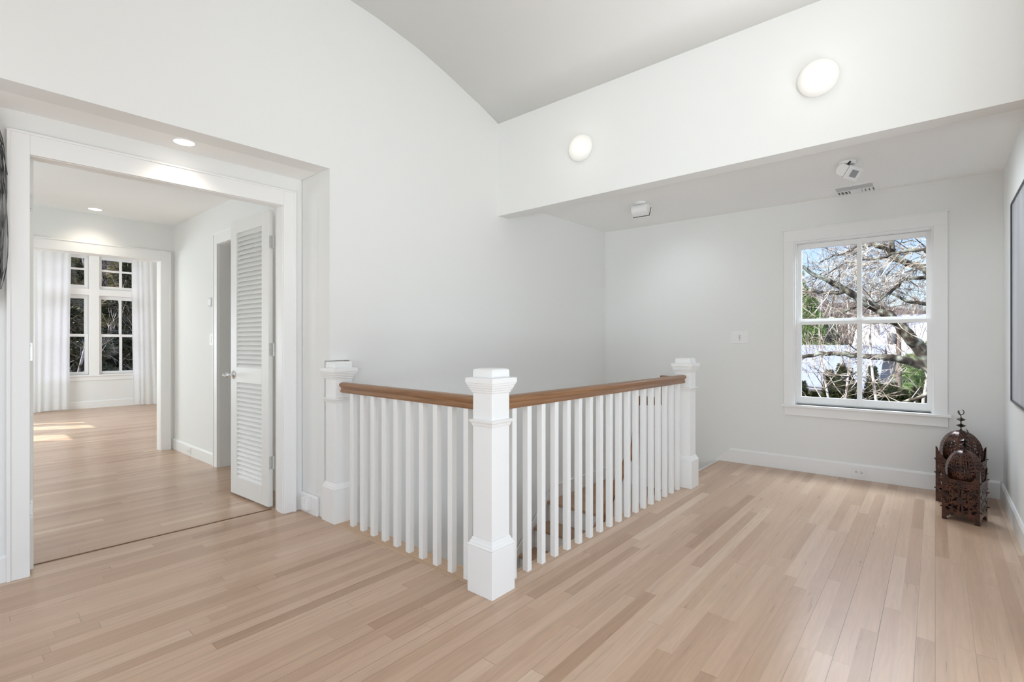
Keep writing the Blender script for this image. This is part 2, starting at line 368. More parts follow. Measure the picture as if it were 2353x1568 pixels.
# casings
def casing(fn, s0, s1, zt, w_, name, wt, m=TRIM, d=.022, jamb=.11, z0=0, both=True, right=True):
    mb = MB(fn); r = st(mb.box(s0 - w_, s0, 0, d, z0, zt + wt).box(s1, s1 + (w_ if right else .001), 0, d, z0, zt + wt).box(s0, s1, 0, d, zt, zt + wt).build(name, m, bevel=.003))
    bead = MB(fn); bead.box(s0 - w_ - .008, s0 - w_ + .006, 0, d + .006, z0, zt + wt + .006); bead.box(s1 + w_ - .006, s1 + w_ + .008, 0, d + .006, z0, zt + wt + .006); bead.box(s0 - w_, s1 + w_, 0, d + .006, zt + wt - .004, zt + wt + .008)
    bead.build('backband', m, r, bevel=.002)
    j = MB(fn); j.box(s0 - .012, s0 + .002, -jamb, .004, z0, zt + .012); j.box(s1 - .002, s1 + .012, -jamb, .004, z0, zt + .012); j.box(s0, s1, -jamb, .004, zt - .002, zt + .012)
    j.build('jamb', m, r, bevel=.001)
    return r
casing(D, .336, 1.567, 2.085, .074, 'trim_5', .10, jamb=.075)
casing(lambda s, d, z: (s, 6.36 - d, z), .31, 1.640, 2.04, .085, 'trim_6', .10, jamb=.12)
casing(lambda s, d, z: (1.77 - d, s, z), 4.26, 5.07, 2.075, .08, 'trim_7', .095, jamb=.10)

# ================================================================== RIGHT WINDOW
wn = empty('window_1', W(.49, 0, .6)); st(wn)
mb = MB(W)  # casing
mb.box(-.076, .006, 0, .02, .60, 2.075).box(.978, 1.055, 0, .02, .60, 2.075).box(-.076, 1.055, 0, .02, 2.075, 2.18)
mb.build('casing', TRIM, wn, bevel=.002)
MB(W).box(-.083, 1.062, 0, .028, 2.176, 2.188).build('head_bead', TRIM, wn, bevel=.002)
MB(W).box(-.10, 1.073, -.06, .045, .578, .600).build('stool', TRIM, wn, bevel=.004)
MB(W).box(-.078, 1.05, 0, .018, .503, .578).build('apron', TRIM, wn, bevel=.002)
j = MB(W); j.box(.004, .018, -.155, 0, .6, 2.075).box(.966, .98, -.155, 0, .6, 2.075).box(.018, .966, -.155, 0, 2.06, 2.075).box(.018, .966, -.155, -.06, .6, .612)
j.box(.018, .026, -.045, -.03, .6, 2.06).box(.958, .966, -.045, -.03, .6, 2.06); j.build('jamb', TRIM, wn, bevel=.001)
def sash(s0, s1, z0, z1, d0, d1, gs, gz, par, fn, name='sash'):
    """gs: list of (glass s0,s1), gz: list of (z0,z1)"""
    mb = MB(fn); g = MB(fn)
    es = [s0] + [v for p in gs for v in p] + [s1]; ez = [z0] + [v for p in gz for v in p] + [z1]
    for i in range(0, len(es), 2): mb.box(es[i], es[i + 1], d0, d1, z0, z1)
    for i in range(len(gs)):
        for k in range(0, len(ez), 2): mb.box(gs[i][0], gs[i][1], d0, d1, ez[k], ez[k + 1])
    sh = mb.build(name, TRIM, par, bevel=.0015)
    dm = (d0 + d1) / 2
    for a, b in gs:
        for c, e in gz: g.box(a, b, dm - .002, dm + .002, c, e)
    g.build('glass', GLASS, sh)
    return sh
sash(.022, .962, .612, 1.352, -.072, -.038, [(.0485, .475), (.509, .926)], [(.672, 1.322)], wn, W, 'lower_sash')
sash(.022, .962, 1.345, 2.058, -.110, -.076, [(.054, .478), (.513, .930)], [(1.377, 2.015)], wn, W, 'upper_sash')

# ================================================================== NEWELS AND RAILINGS
def newel(cx, cy, label):
    e = empty('newel_post', (cx, cy, 0)); tag(e, label, 'newel post', 'white square newel posts of the stair railing')
    b, s = .0785, .060
    MB().slabs(cx, cy, [(b, 0), (b, .210), (b - .001, .214)]).build('plinth', TRIM, e, bevel=.002)
    MB().slabs(cx, cy, [(b, .214), (b + .001, .220), (b - .005, .226), (b - .006, .232), (b - .012, .240), (b - .014, .247), (s + .002, .253), (s, .2535)]).build('base_molding', TRIM, e)
    MB().slabs(cx, cy, [(s, .2535), (s, .927)]).build('shaft', TRIM, e, bevel=.0015)
    MB().slabs(cx, cy, [(s + .001, .768), (s + .004, .774), (s + .006, .782), (s + .013, .790), (s + .015, .797), (s + .011, .800), (s + .001, .801)]).build('neck_band', TRIM, e)
    MB().slabs(cx, cy, [(s + .001, .922), (s + .005, .926), (s + .006, .934), (s + .011, .938), (s + .012, .945), (s + .016, .949), (s + .017, .957), (s + .021, .960), (s + .022, .968), (s + .0255, .970), (s + .0255, .991), (s + .024, .993), (s - .004, .994)]).build('capital', TRIM, e)
    MB().slabs(cx, cy, [(s, .993), (s, 1.025), (s - .002, 1.030), (s - .007, 1.034), (s - .02, 1.036)]).build('cap_block', TRIM, e)
    return e
newel(1.716, 1.584, 'tall white square newel post standing alone at the near corner of the railing')
newel(3.998, 1.545, 'white square newel post at the far end of the railing, nearest the window wall')
newel(1.760, 2.985, 'white square newel post half built into the end of the wall beside the doorway')
RP = [(-.020, 0), (.020, 0), (.023, .004), (.023, .012), (.019, .018), (.018, .026), (.022, .034), (.030, .041), (.033, .047), (.032, .054), (.026, .060), (.014, .0635), (0, .0645),
      (-.014, .0635), (-.026, .060), (-.032, .054), (-.033, .047), (-.030, .041), (-.022, .034), (-.018, .026), (-.019, .018), (-.023, .012), (-.023, .004)]
def bal(mb, cx, cy, z1=.840, z0=0): mb.slabs(cx, cy, [(.0165, z0), (.0165, z1)])
# left railing (runs across, from the front newel to the wall newel)
e = empty('stair_railing', (1.738, 2.28, 0)); tag(e, 'short white railing with oak handrail between front post and doorway wall post', 'railing', 'stair railings around the opening')
la = lambda b: 1.716 + .0314 * (b - 1.584)
MB().prism(RP, lambda u, v, t: (la(t) + u, t, .836 + v), 1.645, 2.925).build('handrail', RAILY, e, smooth=True)
for i in range(10):
    b = 2.802 - .1177 * i; mb = MB(); bal(mb, la(b), b); mb.build('baluster', TRIM, e, bevel=.0012)
e = empty('stair_railing', (2.86, 1.565, 0)); tag(e, 'long white railing with oak handrail from front post towards the window wall', 'railing', 'stair railings around the opening')
lb = lambda a: 1.584 - .0171 * (a - 1.716)
MB().prism(RP, lambda u, v, t: (t, lb(t) + u, .836 + v), 1.777, 3.937).build('handrail', RAILX, e, smooth=True)
for i in range(18):
    a = 1.864 + .1161 * i; mb = MB(); bal(mb, a, lb(a)); mb.build('baluster', TRIM, e, bevel=.0012)

# ================================================================== STAIRCASE
e = empty('staircase', (4.4, 2.4, -.396)); tag(e, 'oak treads and white risers going down behind the long white railing', 'staircase')
LZ = -.396; RS = .198; RUN = .2125; B0 = 1.985
def sb(s): return 3.06 - .0355 * s
mb = MB(); mb.add([(3.955, B0, LZ - .03), (5.085, B0, LZ - .03), (5.05, sb(5.05), LZ - .03), (3.955, sb(3.955), LZ - .03), (3.955, B0, LZ), (5.085, B0, LZ), (5.05, sb(5.05), LZ), (3.955, sb(3.955), LZ)],
                  [(0, 3, 2, 1), (4, 5, 6, 7), (0, 1, 5, 4), (1, 2, 6, 5), (2, 3, 7, 6), (3, 0, 4, 7)])
mb.build('landing', TREAD, e, bevel=.004)
for i in range(1, 9):
    a1 = 3.985 - RUN * (i - 1); a0 = 3.955 - RUN * i; z = LZ - RS * i
    MB().box(a0, a1, B0, sb(a0) - .016, z - .028, z).build('tread', TREAD, e, bevel=.005)
for i in range(0, 9):
    a = 3.98 - RUN * i; z = LZ - RS * i
    MB().box(a, a + .014, B0 + .001, sb(a) - .016, z - RS + .001, z - .029).build('riser', TRIM, e)
# two steps from the hall floor down to the landing
MB().box(4.10, 5.075, 1.63, 1.86, -RS - .028, -RS).build('tread', TREAD, e, bevel=.005)
MB().box(4.10, 5.078, 1.627, 1.640, -RS, -.002).build('riser', TRIM, e)
MB().box(4.10, 5.075, 1.845, 1.858, LZ, -RS - .029).build('riser', TRIM, e)
MB().box(4.10, 5.078, 1.858, 2.0, LZ - .031, LZ - .001).build('landing', TREAD, e)
# skirt boards
sk = MB(S); sk.prism([(4.051, -.262), (4.051, -.42), (3.96, -.42), (2.0, -2.2), (2.0, -2.02)], lambda u, v, t: (u, t, v), 0, .016); sk.box(4.051, 5.05, 0, .016, LZ, LZ + .117)
sk.build('skirt_board', TRIM, e)
sk2 = MB(S); sk2.prism([(4.051, -.262), (4.051, -.280), (2.0, -2.050), (2.0, -2.02)], lambda u, v, t: (u, t, v), 0, .024); sk2.box(4.051, 5.045, 0, .022, LZ + .118, LZ + .132)
sk2.build('skirt_cap', TRIM, e)
sw = MB(W); sw.prism([(1.525, .127), (1.525, -.06), (1.63, -.19), (1.86, -.39), (2.87, -.396), (2.87, -.264), (1.965, -.264)], lambda u, v, t: (u, t, v), 0, .016); sw.build('skirt_board', TRIM, e)
# closed inner string, balusters and the sloping handrail of the lower flight
MB().prism([(3.99, -.34), (3.99, -.60), (2.2, -2.27), (2.2, -2.02)], lambda u, v, t: (u, t, v), 1.955, 1.984).build('string', TRIM, e)
rz = lambda a: .262 - .90 * (3.86 - a)
hb = MB()
for i in range(9):
    a = 3.80 - .106 * i; zz = -.36 - .93 * (3.96 - a) ; hb = MB(); hb.slabs(a, 1.945, [(.015, zz - .04), (.015, rz(a) - .02)]); hb.build('baluster', TRIM, e)
def sweep(pts, prof, name, m, par):
    """handrail swept along a polyline; u is horizontal sideways, v is up-ish"""
    pts = [Vector(p) for p in pts]; mb = MB(); vs = []; fs = []; n = len(prof)
    side = None
    for i, p in enumerate(pts):
        d = (pts[min(i + 1, len(pts) - 1)] - pts[max(i - 1, 0)]).normalized()
        hz = Vector((d.x, d.y, 0))
        if hz.length > .25 or side is None: side = Vector((-d.y, d.x, 0)).normalized()
        up = d.cross(side) * -1 if d.cross(side).z < 0 else d.cross(side)
        if abs(d.z) > .95: up = d.cross(side)
        for u, v in prof: vs.append(tuple(p + side * u + up * (v - .03)))
    for i in range(len(pts) - 1):
        for j in range(n): fs.append((n * i + j, n * i + (j + 1) % n, n * i + n + (j + 1) % n, n * i + n + j))
    fs.append(tuple(range(n - 1, -1, -1))); fs.append(tuple(range(n * (len(pts) - 1), n * len(pts))))
    return mb.add(vs, fs).build(name, m, par, smooth=True)
RPs = [(u * .8, v) for u, v in RP]
sweep([(3.86, 1.945, rz(3.86)), (3.2, 1.945, rz(3.2)), (2.5, 1.945, rz(2.5))], RPs, 'handrail', RAILX, e)
# gooseneck that drops from the level return at the far post to the sloping rail
MB().box(3.975, 4.022, 1.602, 1.735, .826, .884).build('rail_return', RAILY, e, bevel=.008)
MB().slabs(3.998, 1.728, [(.022, .64), (.026, .885)]).build('gooseneck', RAILY, e, bevel=.006)
MB().prism([(1.71, .64), (1.75, .70), (1.95, .70), (1.95, .62)], lambda u, v, t: (t, u, v), 3.975, 4.020).build('gooseneck', RAILY, e, bevel=.006)
MB().prism([(3.80, .23), (3.80, .19), (3.86, .16), (3.93, .25), (3.95, .40), (3.95, .70), (3.905, .70), (3.90, .42), (3.87, .29)], lambda u, v, t: (u, t, v), 1.925, 1.968).build('gooseneck', RAILX, e, bevel=.006)
MB().slabs(4.00, 1.945, [(.045, LZ - .2), (.045, .62)]).build('landing_post', TRIM, e, bevel=.002)
# shaft walls under the floor
mb = MB(); mb.box(1.68, 5.09, 1.50, 1.62, -2.8, -.251); mb.box(1.66, 1.79, 1.62, 3.1, -2.8, -.251); st(mb.build('wall_stairwell', WALL))
mb = MB(); mb.box(1.6, 5.2, 1.4, 3.2, -2.86, -2.8); st(mb.build('floor', OAK))

# ================================================================== DOORS
def louver_door(name, hx, hy, ang, width, z0, z1, flip=False, knob=True):
    """leaf built in local coords: u from the hinge edge along the leaf, t thickness, then turned"""
    ca, sa = cos(ang), sin(ang); th = .032
    def L(u, t, z): return (hx + u * ca - t * sa, hy + u * sa + t * ca, z)
    e = empty(name, (hx, hy, z0)); st(e)
    stile = .098; lock0, lock1 = .862, .974; bot = .150; top = 1.985
    mb = MB(L); mb.box(0, stile, 0, th, z0, z1).box(width - stile * .98, width, 0, th, z0, z1)
    for a, b in ((z0, bot), (lock0, lock1), (top, z1)): mb.box(stile, width - stile * .98, 0, th, a, b)
    mb.build('leaf_frame', DOORP, e, bevel=.0018)
    for a, b in ((bot, lock0), (lock1, top)):
        mb = MB(L); n = round((b - a) / .0335); p = (b - a) / n
        for i in range(n):
            z = a + p * i
            mb.add([(stile - .003, .031, z - .002), (width - stile + .006, .031, z - .002), (width - stile + .006, .001, z + p + .006), (stile - .003, .001, z + p + .006),
                    (stile - .003, .025, z - .002), (width - stile + .006, .025, z - .002), (width - stile + .006, -.000 - .003 + .003, z + p - .001), (stile - .003, 0, z + p - .001)],
                   [(0, 1, 2, 3), (7, 6, 5, 4), (0, 4, 5, 1), (1, 5, 6, 2), (2, 6, 7, 3), (3, 7, 4, 0)])
        mb.build('louver_panel', DOORP, e)
    for z in (.32, 1.11, 1.86):
        h = MB(L); s_ = -1 if not flip else 1
        if not flip: h.tube([L2 for L2 in [(-.006, -.0055, z - .045), (-.006, -.0055, z + .045)]], .0055, 8)
        h.box(-.0015, .0, .004, th - .004, z - .045, z + .045)
        hg = h.build('hinge', mat('hinge_satin', (.7, .7, .68), .3, .6, bump=.01), e)
        sc_ = MB(L)
        for dz, tt in ((-.03, .012), (0, .022), (.03, .012)): sc_.box(-.0025, -.001, tt - .0013, tt + .0013, z + dz - .0013, z + dz + .0013)
        sc_.build('screw', DARK, hg)
    if knob:
        k = MB(); uu, zz = width - .05, .915
        for sd, t0 in ((1, th), ):
            base_ = Vector(L(uu, t0, zz)); nd = Vector((-sa, ca, 0)) * sd
            M = Matrix.Translation(base_) @ nd.to_track_quat('Z', 'Y').to_matrix().to_4x4()
            k.lathe([(.001, 0), (.030, 0), (.032, .004), (.028, .007), (.024, .008), (.016, .012), (.010, .014), (.008, .03), (.009, .034), (.017, .040), (.020, .048), (.016, .056), (.011, .060), (.0135, .066), (.0125, .074), (.006, .079), (.001, .080)], M, 24)
        k.build('knob', CHROME, e, smooth=True)
    return e
# right leaf: hinge edge at the right jamb, swung back into the hall, its louvred face towards the camera
louver_door('door_1', 1.574, 3.527, R(92.6), .585, .016, 2.083)
louver_door('door_2', .3545, 3.462, R(91.5), .585, .016, 2.083, flip=True, knob=False).location.x += 0

# ================================================================== BEDROOM WINDOWS AND CURTAINS
for k, (gs, s0, s1) in enumerate((([(1.272, 1.540), (1.578, 1.841)], 1.23, 1.89), ([(2.080, 2.339), (2.378, 2.650)], 2.04, 2.69))):
    wn = empty('window_%d' % (k + 2), (s0 + .33, BW, .6)); st(wn)
    sash(s0, s1, .60, 1.325, -.075, -.04, gs, [(.652, 1.277)], wn, B_, 'lower_sash')
    sash(s0, s1, 1.30, 2.02, -.112, -.077, gs, [(1.323, 1.957)], wn, B_, 'upper_sash')
    sash(s0, s1, 2.135, 2.80, -.09, -.05, gs, [(2.197, 2.463), (2.498, 2.725)], wn, B_, 'transom_sash')
    MB(B_).box(s0 + .03, s1 - .03, -.045, -.02, 2.672, 2.735).build('roller_shade', CLOTH, wn)
mb = MB(B_)
mb.box(1.14, 1.225, 0, .02, .60, 2.88).box(1.895, 2.035, 0, .02, .60, 2.88).box(2.695, 2.78, 0, .02, .60, 2.88)
for a, b in ((1.225, 1.895), (2.035, 2.695)): mb.box(a, b, 0, .02, 2.02, 2.13).box(a, b, 0, .02, 2.80, 2.88)
cs = st(mb.build('trim_8', TRIM, bevel=.002))
MB(B_).box(1.10, 2.82, -.06, .045, .570, .600).build('stool', TRIM, cs, bevel=.004)
MB(B_).box(1.14, 2.78, 0, .018, .496, .570).build('apron', TRIM, cs)
def curtain(x0t, x1t, x0b, x1b, y, z0, z1, nf, seed, label):
    rnd = random.Random(seed); ph = [rnd.uniform(0, 6) for _ in range(6)]; nu, nv = nf * 14, 24; vs = []; fs = []
    for j in range(nv + 1):
        t = j / nv; z = z1 + (z0 - z1) * t
        for i in range(nu + 1):
            s = i / nu; x = (x0t + (x1t - x0t) * s) * (1 - t) + (x0b + (x1b - x0b) * s) * t
            amp = .009 + .011 * t
            yy = y + amp * sin(2 * PI * nf * s + .8 * sin(2.1 * s * 6 + ph[0]) + .5 * t * sin(ph[1] + 5 * s)) + .012 * t * sin(9 * s + ph[2])
            x += .012 * t * sin(7 * s + ph[3] + 3 * t)
            vs.append((x, yy, z + (.012 * sin(5 * s + ph[4]) if j == nv else 0)))
    for j in range(nv):
        for i in range(nu): k = j * (nu + 1) + i; fs.append((k, k + 1, k + nu + 2, k + nu + 1))
    o = MB().add(vs, fs).build('curtain', CLOTH, None, smooth='all', org=((x0t + x1t) / 2, y, z0), fix=False)
    return tag(o, label, 'curtain', 'white bedroom curtains')
curtain(.95, 1.635, .95, 1.598, 11.33, .02, 2.98, 6, 3, 'long white curtain at the left side of the bedroom windows')
curtain(2.475, 2.80, 2.50, 2.865, 11.33, .015, 2.98, 4, 8, 'long white curtain at the right side of the bedroom windows')
mb = MB(); mb.tube([(.9, 11.33, 3.0), (2.95, 11.33, 3.0)], .012, 8); tag(mb.build('curtain_rod', TRIM, smooth=True), 'white rod the two bedroom curtains hang from', 'curtain rod')

# ================================================================== FITTINGS
def sconce_mat():
    m = bpy.data.materials.new('sconce_glass'); m.use_nodes = True; t = m.node_tree; n = N(t); p = t.nodes['Principled BSDF']
    tc = n('ShaderNodeTexCoord'); mp = n('ShaderNodeMapping'); mp.inputs['Location'].default_value = (0, 0, -.012); n.link(tc.outputs['Object'], mp.inputs[0])
    ln = n('ShaderNodeVectorMath', operation='LENGTH'); n.link(mp.outputs[0], ln.inputs[0])
    r = n('ShaderNodeValToRGB'); r.color_ramp.elements[0].position = .055; r.color_ramp.elements[1].position = .13
    r.color_ramp.elements[0].color = (.62, .56, .44, 1); r.color_ramp.elements[1].color = (.10, .09, .07, 1)
    n.link(ln.outputs['Value'], r.inputs[0]); n.link(r.outputs[0], p.inputs['Emission Color']); p.inputs['Emission Strength'].default_value = .34
    p.inputs['Base Color'].default_value = (.85, .85, .83, 1); p.inputs['Roughness'].default_value = .25; return m
SCG = sconce_mat()
def sconce(b, z, label):
    e = empty('wall_sconce', (3.28, b, z)); tag(e, label, 'sconce', 'frosted glass sconces on the beam')
    M = Matrix.Translation((3.28, b, z)) @ Matrix.Rotation(-PI / 2, 4, 'Y') @ Matrix.Scale(.93, 4)
    MB().lathe([(.001, 0), (.07, 0), (.07, .014), (.001, .014)], M, 32).build('back_plate', PLATE, e, smooth=True)
    l = bpy.data.lights.new('sconce_bulb', 'POINT'); l.energy = .35; l.shadow_soft_size = .10; l.color = (1, .9, .78)
    o = bpy.data.objects.new('sconce_bulb', l); C.objects.link(o); o.location = (3.05, b, z)
    MB().lathe([(.060, .012), (.094, .014), (.108, .024), (.112, .036), (.108, .050), (.096, .064), (.075, .076), (.048, .084), (.02, .088), (.001, .089)], M, 40).build('glass_dome', SCG, e, smooth='all')
sconce(2.070, 2.652, 'round frosted glass sconce glowing on the beam, the one nearer the stair wall corner')
sconce(.500, 2.645, 'round frosted glass sconce glowing on the beam, above the spotlight and vent')
GLOW = mat('lamp_glow', (1, 1, 1), .5, emit=(1, .93, .84), estr=6, bump=.001)
def downlight(x, y, z, r, label, e_, lp):
    e = empty('ceiling_light', (x, y, z)); tag(e, label, 'ceiling light', 'recessed ceiling lights')
    MB().lathe([(r * .74, -.001), (r * .8, -.004), (r, -.003), (r, 0), (r * .74, 0)], Matrix.Translation((x, y, z)), 40, cap=False).build('trim_ring', PLATE, e, smooth=True)
    MB().lathe([(.001, -.0015), (r * .75, -.0015), (r * .75, 0)], Matrix.Translation((x, y, z)), 32).build('lamp_face', GLOW, e)
    l = bpy.data.lights.new('downlight', 'SPOT'); l.energy = e_; l.spot_size = R(130); l.spot_blend = .8; l.shadow_soft_size = .045; l.color = (1, .87, .72)
    o = bpy.data.objects.new('downlight', l); C.objects.link(o); o.location = (x, y, z - .012)
downlight(.948, 3.235, ZR, .066, 'round recessed light in the dropped ceiling just in front of the doorway', 7, 0)
downlight(1.055, 6.13, 2.44, .066, 'round recessed light in the hall ceiling seen through the doorway', 9, 0)

def spot_head(x, y, yaw, tilt, label, k, name='ceiling_spotlight'):
    e = empty(name, (x, y, ZL)); tag(e, label, 'spotlight', 'white adjustable ceiling spotlights')
    T = Matrix.Translation((x, y, ZL))
    MB().lathe([(.001, 0), (.052, 0), (.052, -.010), (.044, -.018), (.001, -.020)], T, 32).build('canopy', PLATE, e, smooth=True)
    H = T @ Matrix.Translation((0, 0, -.062)) @ Matrix.Rotation(yaw, 4, 'Z') @ Matrix.Rotation(tilt, 4, 'Y') @ Matrix.Scale(k, 4)
    fn = lambda u, v, w_: tuple(H @ Vector((u, v, w_)))
    # yoke
    MB(fn).box(-.006, .006, -.035, .035, .030, .036).box(-.006, .006, -.035, -.029, .034, .060).build('yoke', DARK, e, bevel=.001)
    # housing: D section extruded sideways (v)
    prof = [(.035, -.035)] + [(-.02 - .03 * sin(t * PI / 8), .035 * cos(PI * t / 8)) for t in range(8, -1, -1)][::-1][::1]
    prof = [(.035, .035)] + [(-.005 - .032 * sin(PI * t / 8), .035 * cos(PI * t / 8)) for t in range(9)] + [(.035, -.035)]
    MB(fn).prism(prof, lambda u, v, t: (u, t, v), -.06, .06).build('housing', PLATE, e, smooth=True)
    MB(fn).box(.035, .038, -.064, .064, -.039, .039).build('gasket', DARK, e)
    l = bpy.data.lights.new('spotlight_fill', 'SPOT'); l.energy = 24 if y < 1 else 8; l.spot_size = R(125); l.spot_blend = 1; l.shadow_soft_size = .05; l.color = LAMP_TINT  # fill lamp added at the fixture; its lens stays unlit
    o = bpy.data.objects.new('spotlight_fill', l); C.objects.link(o); o.location = fn(.065, 0, 0)
    o.rotation_euler = Vector((.1, -.8, -1) if y < 1 else (.6, -.2, -1)).to_track_quat('-Z', 'Y').to_euler()
    fp = MB(fn).box(.038, .048, -.066, .066, -.041, .041).build('face_plate', PLATE, e, bevel=.001)
    MB(fn).box(.0475, .0495, -.034, .034, -.022, .022).build('lens', LENS, fp)
    return e
spot_head(4.19, 2.03, R(4), R(28), 'white ceiling spotlight turned away, near the stair wall corner', 1.2)
spot_head(4.20, .47, R(-112), R(36), 'white ceiling spotlight showing its grey lens, beside the ceiling vent', 1.1)

# vent
e = empty('ceiling_vent', (4.95, .5, ZL)); tag(e, 'white louvred ceiling vent above the right window', 'vent')
x0, x1, y0, y1 = 4.80, 5.105, .345, .655; gx0, gx1, gy0, gy1 = 4.835, 5.078, .378, .626; z = ZL
fr = MB(); fr.box(x0, gx0, y0, y1, z - .007, z).box(gx1, x1, y0, y1, z - .007, z).box(gx0, gx1, y0, gy0, z - .007, z).box(gx0, gx1, gy1, y1, z - .007, z)
fr.build('vent_frame', PLATE, e, bevel=.003)
MB().box(gx0, gx1, gy0, gy1, z - .0015, z - .0005).build('shade_sheet', SHADOWGAP, e)  # flat dark sheet stands in for the shade behind the louvers
sl_ = MB(); mid = 4.965
for i in range(6):
    a = gx0 + (i + .35) * (mid - gx0) / 6
    sl_.box(a, a + .009, gy0, gy1, z - .0045, z - .003)
sl_.box(mid, mid + .004, gy0, gy1, z - .010, z - .001)
for sgn, yb in ((1, gy0), (-1, gy1)):
    for i in range(3):
        b = yb + sgn * (i + .4) * .026
        sl_.add([(mid, b, z - .001), (gx1, b, z - .001), (gx1, b + sgn * .014, z - .012), (mid, b + sgn * .014, z - .012), (mid, b + sgn * .002, z - .001), (gx1, b + sgn * .002, z - .001), (gx1, b + sgn * .016, z - .012), (mid, b + sgn * .016, z - .012)],
                [(0, 1, 2, 3), (7, 6, 5, 4), (0, 4, 5, 1), (1, 5, 6, 2), (2, 6, 7, 3), (3, 7, 4, 0)])
sl_.box(mid + .004, gx1, gy0 + .085, gy1 - .085, z - .006, z - .002)
sl_.build('louvers', PLATE, e)

# switch plates and outlets
e = empty('light_switch', W(1.437, 0, 1.214)); tag(e, 'white three-gang switch plate on the wall left of the right window', 'light switch')
MB(W).box(1.357, 1.517, 0, .006, 1.155, 1.274).build('cover_plate', PLATE, e, bevel=.0025)
for s in (1.376, 1.464):
    MB(W).box(s, s + .033, .005, .009, 1.181, 1.247).build('rocker', PLATE, e, bevel=.001)
mb = MB(W); mb.box(1.421, 1.453, .005, .0085, 1.181, 1.247); mb.build('outlet_insert', PLATE, e, bevel=.001)
mb = MB(W)
for zz in (1.196, 1.229): mb.box(1.431, 1.4335, .0085, .0092, zz - .006, zz + .006).box(1.441, 1.4435, .0085, .0092, zz - .006, zz + .006).box(1.435, 1.4395, .0085, .0092, zz - .013, zz - .009)
mb.box(1.430, 1.444, .0085, .0096, 1.210, 1.2145); mb.build('slots', DARK, e)
def duplex(fn, s, z, name_label, w_=.108, h_=.074, dd=.016):
    e = empty('wall_outlet', fn(s, dd, z)); tag(e, name_label, 'outlet')
    MB(fn).box(s - w_ / 2, s + w_ / 2, dd, dd + .006, z - h_ / 2, z + h_ / 2).build('cover_plate', PLATE, e, bevel=.002)
    r = MB(fn).box(s - .034, s + .034, dd + .005, dd + .0085, z - .016, z + .016).build('receptacle', PLATE, e, bevel=.001)
    m_ = MB(fn)
    for q in (-.018, .018): m_.box(s + q - .006, s + q + .006, dd + .0085, dd + .0092, z + .005, z + .0075).box(s + q - .006, s + q + .006, dd + .0085, dd + .0092, z - .0075, z - .005).box(s + q - .012, s + q - .008, dd + .0085, dd + .0092, z - .002, z + .002)
    m_.build('slots', DARK, r); return e
duplex(W, .491, .064, 'white double outlet set in the baseboard under the right window')
duplex(lambda s, d, z: (1.77 - d, s, z), 5.83, .055, 'white double outlet in the hall baseboard past the doorway', h_=.07)
e = empty('plug_cover', (1.675, 3.255, .07)); tag(e, 'white box cover plugged on the baseboard between doorway and wall post', 'outlet cover')
MB().box(1.676, 1.684, 3.205, 3.285, .028, .118).build('cover_plate', PLATE, e, bevel=.002); MB().box(1.652, 1.677, 3.215, 3.275, .030, .112).build('cover_box', PLATE, e, bevel=.004)
H_ = lambda s, d, z: (1.77 - d, s, z)
e = empty('thermostat', H_(5.25, 0, 1.547)); tag(e, 'pale grey rounded thermostat on the hall wall above the switch', 'thermostat')
GREYP = mat('grey_plastic', (.60, .60, .59), .35, bump=.01)
MB(H_).prism([(5.25 + .052 * (abs(cos(t)) ** .6) * (1 if cos(t) > 0 else -1), 1.547 + .042 * (abs(sin(t)) ** .6) * (1 if sin(t) > 0 else -1)) for t in [2 * PI * i / 28 for i in range(28)]], lambda u, v, t: (u, t, v), 0, .022).build('body', GREYP, e, bevel=.003)
MB(H_).prism([(5.25 + .040 * (abs(cos(t)) ** .6) * (1 if cos(t) > 0 else -1), 1.547 + .032 * (abs(sin(t)) ** .6) * (1 if sin(t) > 0 else -1)) for t in [2 * PI * i / 28 for i in range(28)]], lambda u, v, t: (u, t, v), .022, .025).build('dial_face', PLATE, e)
e = empty('light_switch', H_(5.24, 0, 1.19)); tag(e, 'white two-gang switch plate on the hall wall below the thermostat', 'light switch')
MB(H_).box(5.185, 5.30, 0, .006, 1.135, 1.250).build('cover_plate', PLATE, e, bevel=.002)
for s in (5.205, 5.250): MB(H_).box(s, s + .03, .005, .009, 1.16, 1.225).build('rocker', PLATE, e, bevel=.001)

# framed picture on the right wall
e = empty('framed_picture', (3.95, -.385, .775)); tag(e, 'large pale grey picture in a thin black frame on the right wall', 'picture')
pm = bpy.data.materials.new('pale_picture'); pm.use_nodes = True; t = pm.node_tree; n = N(t); p = t.nodes['Principled BSDF']
g = n('ShaderNodeNewGeometry'); mp = n('ShaderNodeMapping'); mp.inputs['Scale'].default_value = (5, 5, .7); n.link(g.outputs['Position'], mp.inputs[0])
ns = n('ShaderNodeTexNoise'); ns.inputs['Scale'].default_value = 1.2; ns.inputs['Detail'].default_value = 5; n.link(mp.outputs[0], ns.inputs['Vector'])
rp = n('ShaderNodeValToRGB'); rp.color_ramp.elements[0].position = .3; rp.color_ramp.elements[1].position = .7
rp.color_ramp.elements[0].color = (.40, .42, .47, 1); rp.color_ramp.elements[1].color = (.62, .64, .70, 1); n.link(ns.outputs['Fac'], rp.inputs[0]); n.link(rp.outputs[0], p.inputs['Base Color'])
p.inputs['Roughness'].default_value = .35; p.inputs['Coat Weight'].default_value = .4; p.inputs['Coat Roughness'].default_value = .08
FB = mat('black_frame', (.025, .027, .03), .35, bump=.01)
X0, X1, Z0, Z1 = 3.30, 4.52, .782, 2.05
fr = MB(); fr.box(X0, X1, -.384, -.370, Z0, Z0 + .012).box(X0, X1, -.384, -.370, Z1 - .012, Z1).box(X0, X0 + .012, -.384, -.370, Z0 + .012, Z1 - .012).box(X1 - .012, X1, -.384, -.370, Z0 + .012, Z1 - .012)
